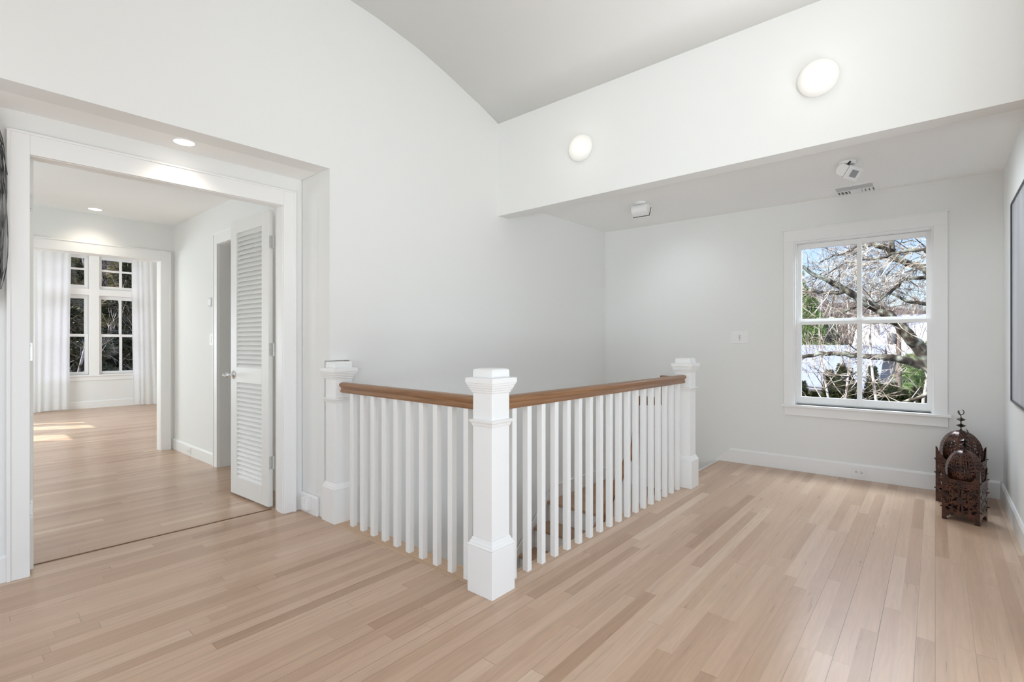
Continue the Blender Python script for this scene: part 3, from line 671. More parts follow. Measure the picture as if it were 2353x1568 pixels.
fr.build('frame', FB, e); MB().box(X0 + .012, X1 - .012, -.382, -.376, Z0 + .012, Z1 - .012).build('picture_sheet', pm, e)

# twig wreath at the left edge
def twig_wreath():
    rnd = random.Random(5); cz, cs_, hh, hw = 1.775, .150, .475, .098
    m = bpy.data.materials.new('twig_bark'); m.use_nodes = True; t = m.node_tree; n = N(t); p = t.nodes['Principled BSDF']
    tc = n('ShaderNodeTexCoord'); ns = n('ShaderNodeTexNoise'); ns.inputs['Scale'].default_value = 14; n.link(tc.outputs['Object'], ns.inputs['Vector'])
    r = n('ShaderNodeValToRGB'); r.color_ramp.elements[0].color = (.035, .033, .032, 1); r.color_ramp.elements[1].color = (.26, .255, .25, 1); r.color_ramp.elements[0].position = .4; r.color_ramp.elements[1].position = .65
    n.link(ns.outputs['Fac'], r.inputs[0]); n.link(r.outputs[0], p.inputs['Base Color']); p.inputs['Roughness'].default_value = .4
    mb = MB()
    for k in range(90):
        t0 = rnd.uniform(0, 2 * PI); ln = rnd.uniform(.8, 2.6); dr = rnd.uniform(-.030, .006); dd = rnd.uniform(.028, .06); pts = []; q = 14
        w0 = rnd.uniform(0, 6); r0 = rnd.uniform(.0012, .0034)
        for i in range(q + 1):
            a = t0 + ln * i / q; rr = dr + .010 * sin(3 * a + w0)
            x = cs_ + (hw + rr) * (abs(cos(a)) ** .75) * (1 if cos(a) > 0 else -1); z = cz + (hh + rr) * (abs(sin(a)) ** .9) * (1 if sin(a) > 0 else -1)
            pts.append(D(x, dd + .012 * sin(2.3 * a + w0), z))
        mb.tube(pts, [r0 * (1 - .5 * i / q) for i in range(q + 1)], 5)
    o = mb.build('twig_wreath', m, None, smooth='all', org=D(cs_, .01, cz)); tag(o, 'tall wreath of dark silvery twigs on the wall left of the doorway', 'wreath')
twig_wreath()

# ================================================================== LANTERNS
def lantern_mat():
    m = bpy.data.materials.new('pierced_copper'); m.use_nodes = True; t = m.node_tree; n = N(t); p = t.nodes['Principled BSDF']
    tc = n('ShaderNodeTexCoord'); ns = n('ShaderNodeTexNoise'); ns.inputs['Scale'].default_value = 22; ns.inputs['Detail'].default_value = 4; n.link(tc.outputs['Object'], ns.inputs['Vector'])
    r = n('ShaderNodeValToRGB'); r.color_ramp.elements[0].color = (.030, .011, .007, 1); r.color_ramp.elements[1].color = (.105, .036, .018, 1); r.color_ramp.elements[0].position = .35; r.color_ramp.elements[1].position = .7
    n.link(ns.outputs['Fac'], r.inputs[0]); n.link(r.outputs[0], p.inputs['Base Color']); p.inputs['Metallic'].default_value = .35; p.inputs['Roughness'].default_value = .27
    p.inputs['Coat Weight'].default_value = .2; p.inputs['Coat Roughness'].default_value = .2
    b = n('ShaderNodeBump'); b.inputs['Strength'].default_value = .3; b.inputs['Distance'].default_value = .002; n.link(ns.outputs['Fac'], b.inputs['Height']); n.link(b.outputs[0], p.inputs['Normal'])
    return m
LM = lantern_mat(); LI = mat('lantern_dark_metal', (.035, .025, .018), .3, .7, bump=.1, bscale=60)
def pierced(mb, P2, u0, u1, v0, v1, holes, nrm_t=.0012, nu=40, nv=40, mask=None):
    """sheet of small cells with cells left out where hole(u,v) is true: really pierced metal"""
    du, dv = (u1 - u0) / nu, (v1 - v0) / nv; keep = [[not holes(u0 + du * (i + .5), v0 + dv * (j + .5)) for j in range(nv)] for i in range(nu)]
    idx = {}; vs = []; fs = []
    def V(i, j, s):
        k = (i, j, s)
        if k not in idx: idx[k] = len(vs); vs.append(P2(u0 + du * i, v0 + dv * j, s * nrm_t))
        return idx[k]
    for i in range(nu):
        for j in range(nv):
            if not keep[i][j]: continue
            fs.append((V(i, j, 1), V(i + 1, j, 1), V(i + 1, j + 1, 1), V(i, j + 1, 1))); fs.append((V(i, j + 1, -1), V(i + 1, j + 1, -1), V(i + 1, j, -1), V(i, j, -1)))
            for (di, dj, a, b) in ((-1, 0, (i, j + 1), (i, j)), (1, 0, (i + 1, j), (i + 1, j + 1)), (0, -1, (i, j), (i + 1, j)), (0, 1, (i + 1, j + 1), (i, j + 1))):
                ii, jj = i + di, j + dj
                if 0 <= ii < nu and 0 <= jj < nv and keep[ii][jj]: continue
                fs.append((V(*a, 1), V(*a, -1), V(*b, -1), V(*b, 1)))
    mb.add(vs, fs)
def teardrop(u, v, cu, cv, ang, ln, wd):
    x = (u - cu) * cos(ang) + (v - cv) * sin(ang); y = -(u - cu) * sin(ang) + (v - cv) * cos(ang)
    if x < 0 or x > ln: return False
    return abs(y) < wd * sin(PI * (x / ln) ** .75)
def lantern(cx, cy, rot, hw, zt, zs, dome_r, zd, discs, ztop, label):
    M = Matrix.Translation((cx, cy, 0)) @ Matrix.Rotation(rot, 4, 'Z')
    fn = lambda x, y, z: tuple(M @ Vector((x, y, z)))
    e = empty('lantern', (cx, cy, 0)); tag(e, label, 'lantern', 'pierced metal lanterns in the corner')
    zb = zt * .16   # underside of the body between the feet
    def facehole(u, v):
        # u -1..1 across, v 0..1 up the face incl. feet
        au = abs(u)
        # foot cut-out: stepped arch
        lim = .80 - .0 if v < .05 else (.74 if v < .09 else (.62 if v < .13 else (.40 if v < .165 else 0)))
        if v < .05: lim = .72
        if au < lim: return True
        if au > .93 or v < .20 or v > .95: return False
        # rows of small crescents along the top
        for r_, (rv, k) in enumerate(((.915, 9), (.855, 7), (.80, 9))):
            q = (u * .5 + .5) * k; f = q - math.floor(q)
            if abs(v - rv - .012 * cos(2 * PI * f)) < .013 and .22 < f < .78: return True
        if abs(u) < .035 and (.60 < v < .77 or .26 < v < .44): return True
        # curling scrolls, mirrored
        for (cu, cv, a, ln, wd) in ((.12, .70, .35, .36, .030), (.80, .72, 3.6, .30, .03), (.10, .58, -.25, .40, .028), (.84, .60, 2.7, .26, .028), (.12, .50, .5, .30, .03), (.88, .49, 3.3, .34, .026), (.10, .40, -.3, .34, .03), (.84, .38, 2.6, .28, .032), (.14, .30, .2, .30, .03), (.55, .28, .1, .34, .028), (.50, .67, 1.2, .09, .03), (.52, .46, 1.3, .09, .03), (.30, .64, .9, .16, .022), (.66, .75, -2.0, .14, .022), (.30, .445, 1.0, .15, .022), (.70, .43, 2.1, .12, .022), (.34, .345, .8, .14, .02), (.66, .33, 2.4, .14, .02), (.90, .66, 2.9, .12, .02), (.90, .545, 3.3, .12, .02), (.24, .75, .1, .16, .018), (.44, .58, .2, .18, .02), (.46, .385, -.2, .18, .02), (.20, .245, .1, .24, .014), (.56, .245, .1, .26, .014)):
            if teardrop(au, v, cu, cv, a, ln, wd): return True
        return False
    thk = .0012
    for k in range(4):
        K = Matrix.Rotation(k * PI / 2, 4, 'Z')
        mb = MB(fn); P2 = lambda u, v, t, K=K: tuple(K @ Vector((-hw - t, -u * hw, v * zt)))
        pierced(mb, P2, -1, 1, 0, 1, facehole, thk, 100, 130); mb.build('side_panel', LM, e)
    # corner spikes: stepped triangles on the corner, two wings each
    for k in range(4):
        K = Matrix.Rotation(k * PI / 2, 4, 'Z'); mb = MB(fn); h = zs - zt; L = hw * .5
        pr_ = [(0, 0), (L, 0), (L * .8, h * .12), (L * .62, h * .20), (L * .60, h * .36), (L * .42, h * .42), (L * .40, h * .62), (L * .24, h * .68), (L * .20, h * .86), (L * .04, h), (0, h)]
        mb.prism(pr_, lambda u, v, t, K=K: tuple(K @ Vector((-hw - t, -hw + u, zt + v))), -thk, thk)
        mb.prism(pr_, lambda u, v, t, K=K: tuple(K @ Vector((-hw + u, -hw - t, zt + v))), -thk, thk); mb.build('corner_spike', LM, e)
    # rails
    mb = MB(fn)
    for zz, ex, hh in ((zt, .006, .008), (zt * .965, .004, .004)):
        mb.box(-hw - ex, hw + ex, -hw - ex, -hw + .003, zz - hh / 2, zz + hh / 2).box(-hw - ex, hw + ex, hw - .003, hw + ex, zz - hh / 2, zz + hh / 2).box(-hw - ex, -hw + .003, -hw, hw, zz - hh / 2, zz + hh / 2).box(hw - .003, hw + ex, -hw, hw, zz - hh / 2, zz + hh / 2)
    mb.box(-hw, hw, -hw, hw, zt - .004, zt - .001)
    mb.build('top_rail', LM, e, bevel=.001)
    MB(fn).box(-hw + .002, hw - .002, -hw + .002, hw - .002, zt * .19, zt * .19 + .003).build('bottom_plate', LM, e)
    # corner studs
    for sx, sy in ((-1, -1), (1, -1), (1, 1), (-1, 1)):
        for zz in (zt, zt * .68, zt * .32): MB(fn).lathe([(.001, -.005), (.005, -.003), (.006, 0), (.005, .003), (.001, .005)], Matrix.Translation((sx * (hw + .004), sy * (hw + .004), zz)), 8).build('stud', LI, e)
    # ribbed dome of eight pierced gores
    H = zd - zt
    def drad(t):   # t 0 bottom..1 top, slightly horseshoe
        return dome_r * math.sqrt(max(0, 1 - ((t - .22) / .78) ** 2)) if t > .22 else dome_r * (1 - .10 * ((.22 - t) / .22) ** 2)
    def dhole(u, v):
        au = abs(u)
        if au > .82 or v < .05 or v > .90: return False
        wv_ = v
        for c in (.34,):
            x, y = u * .8, (v - c) * 2.6
            r_ = math.hypot(x, y); a = math.atan2(y, x)
            if .14 < r_ < .40 and cos(8 * a) > .25: return True
            if .48 < r_ < .74 and cos(12 * a + .5) > .35: return True
        for (cu, cv) in ((0, .66), (.45, .66), (0, .76), (.5, .80), (0, .86), (.62, .08), (.30, .07), (.7, .56)):
            if (au - cu) ** 2 / .012 + (v - cv) ** 2 / .0005 < 1: return True
        return False
    for k in range(8):
        mb = MB(fn)
        def P2(u, v, t, k=k):
            a = (k + .5) * PI / 4; r_ = drad(v) + t; apo = r_; half = apo * math.tan(PI / 8) * u
            x, y = apo * .96, half * .96; return (x * cos(a) - y * sin(a), x * sin(a) + y * cos(a), zt + H * v)
        pierced(mb, P2, -1, 1, 0, .995, dhole, .001, 44, 70); mb.build('dome_panel', LM, e)
    mb = MB(fn)
    for k in range(8):
        a = k * PI / 4; pts = []
        for i in range(15):
            t = i / 14 * .99; r_ = drad(t) * .96 / cos(PI / 8); pts.append((r_ * cos(a), r_ * sin(a), zt + H * t))
        mb.tube(pts, .0018, 5)
    mb.build('dome_rib', LM, e)
    # finial: two discs, stem and open hook
    T = Matrix(); r0 = discs[0][1]
    pr_ = [(.001, zd - .004), (.012, zd - .002), (.006, zd + .006), (.003, zd + .012)]
    for zc, rr in discs: pr_ += [(.003, zc - .016), (.006, zc - .012), (rr * .7, zc - .006), (rr, zc), (rr * .65, zc + .005), (.008, zc + .010), (.0035, zc + .014)]
    pr_ += [(.0028, ztop - .055), (.001, ztop - .05)]
    MB(fn).lathe(pr_, T, 10).build('finial', LI, e)
    rr = (ztop - discs[-1][0]) * .27; zc = ztop - rr; pts = [(0, 0, discs[-1][0] + .01), (0, 0, zc - rr * 1.5), (.0, .004, zc - rr * 1.1)]
    for i in range(13): a = -2.2 + i * 4.9 / 12; pts.append((0, -rr * .85 * sin(a), zc - rr * cos(a) if False else zc + rr * -cos(a)))
    MB(fn).tube(pts, .0026, 7).build('hook', LI, e, smooth=True)
    return e
lantern(4.405, -.148, R(-14), .093, .266, .345, .094, .455, [(.487, .026), (.516, .026)], .592, 'smaller brown pierced metal lantern in front, with a domed top and hook')
lantern(4.880, -.145, R(-12), .118, .312, .402, .116, .520, [(.556, .030), (.600, .028)], .672, 'larger brown pierced metal lantern behind, nearest the wall corner')

# ================================================================== OUTSIDE
GZ = -3.4
def noise_mat(name, stops, scale=3, rough=.9, detail=5, mode='Object', bump=.3):
    m = bpy.data.materials.new(name); m.use_nodes = True; t = m.node_tree; n = N(t); p = t.nodes['Principled BSDF']
    tc = n('ShaderNodeTexCoord'); ns = n('ShaderNodeTexNoise'); ns.inputs['Scale'].default_value = scale; ns.inputs['Detail'].default_value = detail
    n.link(tc.outputs[mode], ns.inputs['Vector']); r = n('ShaderNodeValToRGB'); cr = r.color_ramp
    while len(cr.elements) < len(stops): cr.elements.new(.5)
    for i, (pp, c) in enumerate(stops): cr.elements[i].position = pp; cr.elements[i].color = (*c, 1)
    n.link(ns.outputs['Fac'], r.inputs[0]); n.link(r.outputs[0], p.inputs['Base Color']); p.inputs['Roughness'].default_value = rough
    p.inputs['Specular IOR Level'].default_value = .2
    return m
BARK = noise_mat('lichen_bark', [(.35, (.03, .022, .016)), (.5, (.10, .085, .065)), (.62, (.28, .30, .24)), (.72, (.5, .53, .46))], 9)
TWIG = noise_mat('pale_twigs', [(.38, (.07, .05, .035)), (.52, (.38, .33, .26)), (.64, (.80, .77, .70))], 5)
FTWIG = noise_mat('far_twigs', [(.3, (.16, .135, .12)), (.55, (.28, .245, .22)), (.75, (.42, .38, .34))], .6)
BIRCH = noise_mat('birch_bark', [(.35, (.10, .08, .07)), (.48, (.5, .46, .42)), (.7, (.75, .72, .68))], 6)
PINE = noise_mat('pine_needles', [(.3, (.10, .18, .06)), (.55, (.24, .36, .13)), (.75, (.42, .55, .24))], 2)
CEDAR = noise_mat('cedar_leaves', [(.3, (.02, .035, .012)), (.5, (.06, .075, .022)), (.72, (.14, .13, .04))], 3)
DPINE = noise_mat('dark_evergreen', [(.3, (.07, .09, .05)), (.45, (.26, .26, .14)), (.6, (.50, .44, .30)), (.75, (.7, .62, .48))], 1.2)
GRASS = noise_mat('lawn', [(.3, (.06, .07, .02)), (.6, (.14, .13, .05))], .8)
WOODS = noise_mat('wooded_slope', [(.30, (.05, .035, .028)), (.48, (.16, .12, .10)), (.6, (.24, .18, .16)), (.75, (.12, .13, .07))], .9, detail=9)
def lawn():
    mb = MB(); n = 40; vs = []; fs = []
    for i in range(n + 1):
        for j in range(n + 1):
            x = -60 + 220 * i / n; y = -90 + 240 * j / n
            z = GZ + .25 * noise.noise(Vector((x * .08, y * .08, 0)))
            d = max(0, x - 62) ; z += min(d, 60) * .22 * (1 if y > 12 else max(.15, 1 - (12 - y) / 60))
            d2 = max(0, y - 30); z += min(d2, 60) * .38
            vs.append((x, y, z))
    for i in range(n):
        for j in range(n): k = i * (n + 1) + j; fs.append((k, k + n + 1, k + n + 2, k + 1))
    return st(mb.add(vs, fs).build('ground', WOODS, smooth='all', fix=False))
lawn()
def grow(mb, p, d, ln, r, depth, rnd, grav=.0, sides=3, spread=.7, kids=(3, 5), segs=4, minr=.002, bias=Vector((0, 0, 0))):
    pts = [p.copy()]; rads = [r]; q = p.copy(); dd = d.normalized()
    for i in range(segs):
        dd = (dd + Vector((rnd.gauss(0, .16), rnd.gauss(0, .16), rnd.gauss(0, .14) + grav)) + bias * .12).normalized()
        q = q + dd * ln / segs; pts.append(q.copy()); rads.append(max(minr, r * (1 - .75 * (i + 1) / segs)))
    mb.tube(pts, rads, sides, cap=False)
    if depth <= 0: return
    for k in range(rnd.randint(*kids)):
        t = rnd.uniform(.2, .98) * segs; i = min(int(t), segs - 1); f = t - i
        pp = pts[i].lerp(pts[i + 1], f); base_d = (pts[i + 1] - pts[i]).normalized()
        nd = (base_d + Vector((rnd.gauss(0, spread), rnd.gauss(0, spread), rnd.gauss(.1, spread))) + bias * .3).normalized()
        grow(mb, pp, nd, ln * rnd.uniform(.40, .72), max(minr, rads[i] * .58), depth - 1, rnd, grav, sides, spread, kids, segs if depth > 1 else 3, minr, bias)
# --- the big lichen-covered tree close to the right window
def near_tree():
    rnd = random.Random(11)
    c = lambda pts, a: [at(1780 + x / 2.905, 460 + y / 2.905, 0, a + da) for x, y, da in pts]
    A0 = 9.4
    tr_top = at(2215, 935, 0, A0 + .2)
    e = empty('bare_tree', (tr_top.x, tr_top.y, GZ)); tag(e, 'big bare tree with lichened limbs crossing close outside the right window', 'tree')
    limbs = [
        (c([(1130, 1180, .2), (1010, 1045, 0), (940, 955, -.1), (880, 890, -.2), (820, 825, -.2), (770, 775, -.3), (680, 722, -.3), (600, 680, -.4), (545, 642, -.4), (480, 608, -.5), (430, 572, -.5), (350, 532, -.6), (270, 500, -.6), (182, 452, -.7), (60, 400, -.8)], A0),
         [.10, .085, .078, .072, .066, .062, .055, .050, .046, .042, .038, .032, .028, .022, .014]),
        (c([(470, 606, -.5), (380, 622, -.4), (290, 610, -.2), (185, 607, 0), (60, 590, .1)], A0), [.030, .026, .022, .018, .010]),
        (c([(1150, 1190, .3), (1015, 1110, .3), (930, 1085, .3), (860, 1068, .2), (760, 1050, .1), (650, 1046, .1), (550, 1036, .1), (430, 1022, 0), (300, 1026, 0), (182, 1050, -.1), (60, 1090, -.2)], A0),
         [.075, .060, .056, .052, .047, .037, .034, .032, .030, .024, .015]),
        (c([(1200, 620, .5), (1010, 465, .4), (930, 432, .4), (850, 408, .3), (790, 368, .3), (740, 325, .2), (680, 300, .2), (590, 302, .2), (480, 350, .2), (390, 372, .1), (300, 420, 0)], A0),
         [.070, .050, .046, .042, .048, .044, .034, .022, .016, .012, .008]),
        (c([(790, 400, .3), (786, 330, .3), (770, 250, .4), (740, 150, .5)], A0), [.04, .036, .03, .02]),
        (c([(1150, 500, .2), (1010, 515, .2), (880, 520, .1), (820, 572, .1), (740, 640, 0), (660, 690, -.1), (590, 760, -.1)], A0), [.034, .026, .022, .019, .016, .011, .006]),
        (c([(1150, 720, .2), (1010, 695, .2), (920, 680, .2), (830, 650, .2), (760, 620, .2)], A0), [.035, .026, .022, .016, .010]),
        (c([(1100, 400, -.6), (1000, 330, -.6), (860, 340, -.6), (740, 380, -.6), (600, 400, -.5), (480, 420, -.5), (350, 490, -.5), (200, 560, -.4)], A0), [.03, .022, .018, .015, .013, .010, .008, .004]),
        (c([(1100, 1260, .0), (1000, 1300, 0), (900, 1340, 0), (780, 1380, 0)], A0), [.04, .026, .018, .01]),
        (c([(545, 710, -.3), (470, 745, -.3), (400, 785, -.2), (320, 800, -.2), (250, 790, -.2)], A0), [.020, .017, .013, .010, .005]),
        (c([(560, 1140, -.2), (470, 1190, -.2), (380, 1225, -.2), (310, 1270, -.2)], A0), [.012, .011, .009, .005]),
    ]
    base_ = Vector((tr_top.x + .15, tr_top.y - .1, GZ))
    MB().tube([base_, Vector((base_.x, base_.y, -1.4)), tr_top + Vector((0, 0, 0)), at(2230, 760, 0, A0 + .4), at(2235, 600, 0, A0 + .5), at(2215, 420, 0, A0 + .6)], [.20, .16, .13, .11, .09, .06], 12).build('trunk', BARK, e, smooth='all')
    tw = MB()
    for pts, rad in limbs:
        # smooth the limb a little with jitter
        q = []; rr = []
        for i in range(len(pts) - 1):
            for k in range(3):
                f = k / 3; q.append(pts[i].lerp(pts[i + 1], f) + Vector((rnd.gauss(0, .006), rnd.gauss(0, .008), rnd.gauss(0, .008)))); rr.append(rad[i] * (1 - f) + rad[i + 1] * f * (1 + rnd.gauss(0, .03)))
        q.append(pts[-1]); rr.append(rad[-1])
        MB().tube(q, [r_ * 1.12 for r_ in rr], 9).build('limb', BARK, e, smooth='all')
        L = sum((pts[i + 1] - pts[i]).length for i in range(len(pts) - 1))
        for k in range(int(L * (3.5 if pts[0].z < .4 and len(pts) > 3 else 8))):
            i = rnd.randrange(len(pts) - 1); p = pts[i].lerp(pts[i + 1], rnd.random()); d = (pts[i + 1] - pts[i]).normalized()
            nd = (d * .6 + Vector((rnd.gauss(0, .5), rnd.gauss(0, .5), rnd.gauss(.15, .6)))).normalized()
            grow(tw, p, nd, rnd.uniform(.25, .95), rnd.uniform(.005, .011), 2, rnd, 0, 3, .65, (2, 4), 4, .0022)
    # dense twig tangle in the upper right
    for k in range(50):
        u, v = rnd.uniform(600, 1150), rnd.uniform(200, 450); p = at(1780 + u / 2.905, 460 + v / 2.905, 0, A0 + rnd.uniform(-.3, 1.2))
        grow(tw, p, Vector((rnd.gauss(0, .3), .8, rnd.gauss(0, .5))), rnd.uniform(.4, 1.0), rnd.uniform(.006, .012), 2, rnd, 0, 3, .6, (2, 4), 4, .0025)
    tw.build('twigs', TWIG, e, fix=False)
near_tree()
# --- bare background trees
def bare_proto(seed, h, m, r0=.10, depth=3, nb=13, low=.25, name='bare_tree', twr=.012, spread=.5):
    rnd = random.Random(seed); e = empty(name, (0, 0, 0)); mb = MB(); pts = []; rr = []
    x = y = 0
    for i in range(9):
        t = i / 8; pts.append(Vector((x, y, h * t * .9))); rr.append(r0 * (1 - .82 * t)); x += rnd.gauss(0, .12); y += rnd.gauss(0, .12)
    MB().tube(pts, rr, 7).build('trunk', m, e, smooth='all')
    for k in range(nb):
        t = rnd.uniform(low, 1) * 8; i = min(int(t), 7); p = pts[i].lerp(pts[i + 1], t - i); a = rnd.uniform(0, 2 * PI)
        grow(mb, p, Vector((cos(a), sin(a), rnd.uniform(.5, 1.4))), h * rnd.uniform(.18, .36) * (1.2 - t / 12), rr[i] * .42, depth, rnd, .03, 3, spread, (3, 5), 4, twr)
    mb.build('twigs', FTWIG if m is not BIRCH else TWIG, e, fix=False); return e
def place(e, x, y, z, s=1, rot=0, label=None, cat=None, group=None, sz=None):
    e.location = (x, y, z); e.rotation_euler = (0, 0, rot); e.scale = (s, s, sz or s); tag(e, label, cat, group); return e
protos = [bare_proto(21 + i, 11, FTWIG, .12, 3, 17) for i in range(3)]
used = [0, 0, 0]
rnd = random.Random(77)
def bare(x, y, s, label='one of the bare brown trees standing in the woods beyond the house', group='bare trees in the distant woods', z=None):
    k = rnd.randrange(3); o = protos[k] if not used[k] else copy_tree(protos[k]); used[k] = 1
    zz = GZ if z is None else z
    return place(o, x, y, zz, s, rnd.uniform(0, 6), label, 'tree', group, s * rnd.uniform(.9, 1.15))
for i in range(40):  # woods seen through the right window
    a = rnd.uniform(44, 76); u = rnd.uniform(1780, 2180); p = at(u, 800, 0, a)
    bare(p.x, p.y, rnd.uniform(.6, .95) * (1 if u < 2000 else .7), z=GZ + max(0, a - 62) * .22 - .3)
for u, a, s in ((2035, 42, .85), (2108, 46, .8)):
    p = at(u, 800, 0, a); bare(p.x, p.y, s, 'one of the bare grey trees standing in front of the white house', 'bare trees in front of the house')
# slender trees nearer, seen against the white house
bp = bare_proto(5, 7.5, BIRCH, .055, 2, 9, .3, twr=.005, spread=.32)
first = True
for u, a, s, lb_ in ((1880, 17, 1, 'slender tree with twin stems in the left pane of the right window'), (1964, 14, 1.0, 'pale birch stem beside the centre bar of the right window'), (1988, 16, .95, 'thin pale tree just right of the centre bar of the right window'), (2111, 20, 1.15, 'slender tree at the right edge of the right window')):
    p = at(u, 800, 0, a); o = bp if first else copy_tree(bp); first = False
    place(o, p.x, p.y, GZ, s, rnd.uniform(0, 6), lb_, 'tree')
# --- evergreens
def tuft_tree(seed, h, r, m, name, n=900, size=.16, layers=True, droop=-.15, crown0=.12, wf=.22):
    rnd = random.Random(seed); e = empty(name, (0, 0, 0)); MB().tube([(0, 0, 0), (0, 0, h * .55), (.05, 0, h * .97)], [h * .016, h * .011, .01], 7).build('trunk', BARK, e)
    mb = MB()
    for k in range(n):
        t = rnd.random() ** .8; z = h * (crown0 + (1 - crown0) * t); rr = r * (1 - t) ** .75 * (.55 + .5 * math.sqrt(rnd.random())) + .03
        if layers: rr *= .75 + .35 * sin(t * 34)
        a = rnd.uniform(0, 2 * PI); p = Vector((rr * cos(a), rr * sin(a), z)); out = Vector((cos(a), sin(a), droop + rnd.gauss(0, .25)))
        for q in range(3):
            d = (out + Vector((rnd.gauss(0, .5), rnd.gauss(0, .5), rnd.gauss(.1, .5)))).normalized(); s_ = size * rnd.uniform(.6, 1.3); sd = d.cross(Vector((rnd.gauss(0, 1), rnd.gauss(0, 1), 1))).normalized() * s_ * wf
            mb.add([tuple(p - sd), tuple(p + sd), tuple(p + d * s_ + sd * .3), tuple(p + d * s_ - sd * .3)], [(0, 1, 2, 3)])
    mb.build('foliage', m, e, fix=False); return e
cd = tuft_tree(3, 4.4, .50, CEDAR, 'cedar_tree', 1900, .13, False, .9, .02); first = True
for i, (cx_, cy_, a) in enumerate(((185, 1205, 22), (262, 1275, 24), (365, 1132, 22), (400, 1165, 24), (445, 1092, 22), (492, 1118, 22.6), (535, 1210, 21.5), (655, 1108, 23), (720, 1225, 22), (790, 1215, 22), (860, 1262, 23), (950, 1245, 21), (1010, 1265, 22))):
    u, v = 1780 + cx_ / 2.905, 460 + cy_ / 2.905; p = at(u, v, 0, a); o = cd if first else copy_tree(cd); first = False
    place(o, p.x, p.y, GZ, .9, i * .7, 'one of the dark pointed cedars in the row below the white house', 'tree', 'row of cedars in front of the house', (p.z - GZ) / 4.4 * .98)
pn = tuft_tree(9, 9, 1.9, PINE, 'pine_tree', 5200, .42, True, -.1, .25, .055); first = True
for u, a, s_, v, lb_ in ((2098, 33, .62, 815, 'light green pine in front of the house on the right'), (2125, 29, .55, 790, 'light green pine at the right edge of the right window'), (1862, 40, .75, 688, 'tall light green pine in the left panes of the right window'), (1902, 52, .9, 745, 'light green pine among bare trees behind the house'), (1830, 46, .9, 622, 'light green pine partly hidden by the left window casing')):
    p = at(u, v, 0, a); o = pn if first else copy_tree(pn); first = False
    place(o, p.x, p.y, GZ, s_, rnd.uniform(0, 6), lb_, 'tree', None, (p.z - GZ) / 9)
# --- white house
def gable(mb, x0, x1, y0, y1, z0, z1, ov=.4, th=.12):  # ridge runs along Y
    xm = (x0 + x1) / 2
    for s, xe in ((-1, x0 - ov), (1, x1 + ov)):
        ze = z0 - ov * (z1 - z0) / ((x1 - x0) / 2)
        mb.add([(xe, y0, ze), (xm, y0, z1), (xm, y1, z1), (xe, y1, ze), (xe, y0, ze + th), (xm, y0, z1 + th), (xm, y1, z1 + th), (xe, y1, ze + th)],
               [(0, 3, 2, 1), (4, 5, 6, 7), (0, 1, 5, 4), (1, 2, 6, 5), (2, 3, 7, 6), (3, 0, 4, 7)])
HW = mat('house_siding', (.80, .80, .80), .7, bump=.1, bscale=6); HR = mat('house_roof', (.36, .41, .52), .6, noise_amt=.1, nscale=5, bump=.2, bscale=12); HG = mat('house_trim', (.32, .34, .38), .6, bump=.05)
e = empty('house', (36, 14, GZ)); tag(e, 'long white house with pale blue-grey roof beyond the cedars', 'house')
yl = at(1800, 800, 0, 36).y; yr = at(2190, 800, 0, 36).y; ym = at(1972, 800, 0, 36).y
MB().box(33, 40, ym - 1, yl + 3, GZ, -1.15).build('wall', HW, e)
mb = MB(); gable(mb, 33, 43, ym - 1.2, yl + 3.2, -1.1, .95); mb.build('roof', HR, e)
MB().box(32.4, 32.62, ym - 1.2, yl + 3.2, -1.42, -1.22).build('gutter', HG, e)
e = empty('house', (42, 6, GZ)); tag(e, 'taller white house behind on the right, with a grey gutter line', 'house')
MB().box(40, 50, yr - 6, ym + .6, GZ, .35).build('wall', HW, e)
mb = MB(); gable(mb, 40, 50, yr - 6.2, ym + .8, .45, 3.1); mb.build('roof', mat('house_roof_white', (.66, .68, .74), .6, bump=.2, bscale=12), e)
MB().box(39.3, 39.5, yr - 6, ym + .8, .08, .30).build('gutter', HG, e)
e = empty('shed', (28, 4, GZ)); tag(e, 'small white outbuilding with grey roof low in the right pane', 'shed')
ya, yb = at(2140, 800, 0, 28).y, at(2050, 800, 0, 28).y
MB().box(28, 31, ya - 1, yb, GZ, -2.0).build('wall', HW, e); mb = MB(); gable(mb, 28, 31, ya - 1.2, yb + .2, -1.95, -.9, .3, .1); mb.build('roof', HR, e)
wd = MB()
for k in range(5): wd.box(27.96, 28.0, ya + k * .75, ya + k * .75 + .45, -2.95, -2.3)
wd.build('window', mat('house_window', (.25, .27, .30), .2, bump=.01), e)
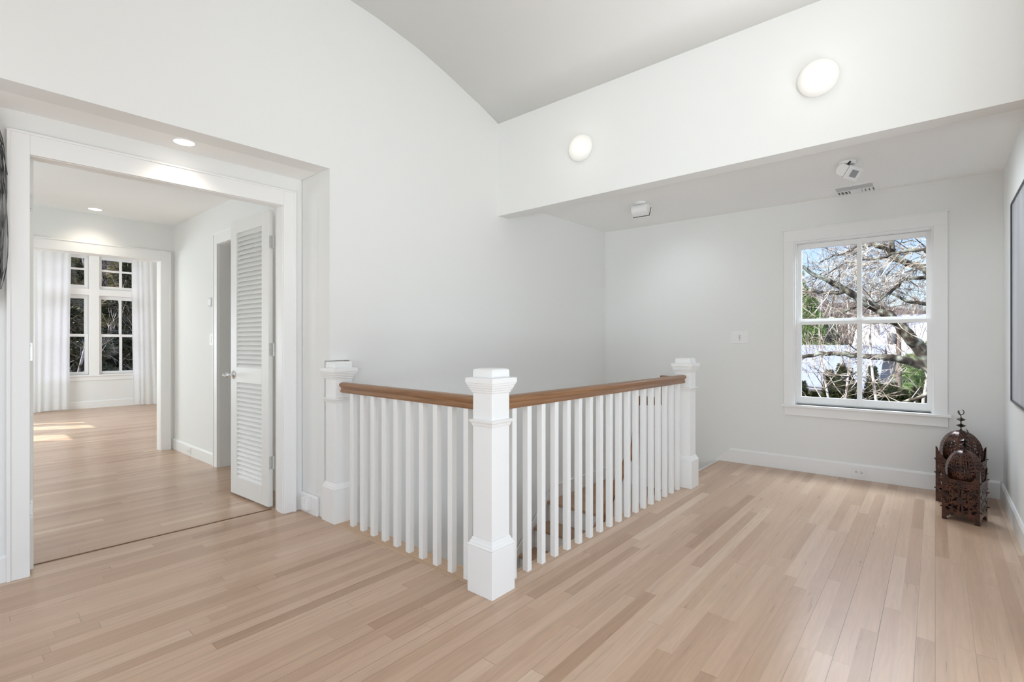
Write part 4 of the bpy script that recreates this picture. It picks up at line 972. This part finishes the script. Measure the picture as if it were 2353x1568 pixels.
# utility pole with transformer
p = at(2065, 800, 0, 26); e = empty('utility_pole', (p.x, p.y, GZ)); tag(e, 'grey utility pole with a transformer can seen in the right pane', 'utility pole')
MB().tube([(p.x, p.y, GZ), (p.x, p.y, 2.0)], [.12, .085], 10).build('pole', mat('pole_wood', (.30, .25, .21), .9, noise_amt=.4, nscale=8), e, smooth=True)
MB().lathe([(.001, 0), (.14, .02), (.15, .06), (.15, .40), (.12, .46), (.001, .48)], Matrix.Translation((p.x - .05, p.y + .22, 1.12)), 14).build('transformer', mat('transformer_grey', (.16, .17, .18), .5, bump=.02), e, smooth=True)
for zz, nm in ((1.98, 0), (-1.0, 1)):
    q0 = at(1700, 800, 0, 27); q1 = at(2350, 800, 0, 25)
    o = MB().tube([(q0.x, q0.y, zz + .3), (p.x, p.y, zz), (q1.x, q1.y, zz + .3)], .022, 5).build('power_line', DARK, None, org=(p.x, p.y, zz))
    tag(o, ('upper' if nm == 0 else 'lower') + ' dark power line strung past the utility pole', 'power line')
# --- woods behind the bedroom windows
dv = tuft_tree(31, 11, 3.2, DPINE, 'evergreen_tree', 11000, .42, True, -.3, .02, .10); first = True
for i, (u, b, s_, v, lb_) in enumerate(((160, 21, .8, 715, 'dark evergreen filling the left bedroom window'), (120, 24, .8, 590, 'dark evergreen behind the left curtain of the bedroom'), (188, 27, .62, 588, 'dark pointed evergreen seen beside the bedroom window mullion'), (292, 25, .8, 600, 'dark evergreen at the right side of the bedroom windows'), (240, 34, 1.1, 640, 'dark evergreen far back in the woods behind the bedroom'))):
    p = at(u, v, 1, b); o = dv if first else copy_tree(dv); first = False
    place(o, p.x, p.y, GZ, s_, i, lb_, 'tree', None, (p.z - GZ) / 11)
place(copy_tree(dv), -6.0, 16.9, GZ, .62, 2.0, 'added unseen evergreen off to the left that shades the bedroom windows', 'tree', None, 1.75)  # unseen tree added to keep sun off the curtains
for i in range(16):
    b = rnd.uniform(33, 48); u = rnd.uniform(120, 330); p = at(u, 800, 1, b)
    bare(p.x, p.y, rnd.uniform(.9, 1.4), 'one of the bare trees in the dark woods behind the bedroom', 'bare trees behind the bedroom', z=GZ + max(0, b - 30) * .38 - .4)
for i, u in enumerate((160, 285)):
    p = at(u, 800, 1, 18 + i * 1.5); o = copy_tree(bp); place(o, p.x, p.y, GZ, 1.1, i * 2.0, ('leaning pale tree outside the left bedroom window', 'pale bare tree beside the right bedroom curtain')[i], 'tree')
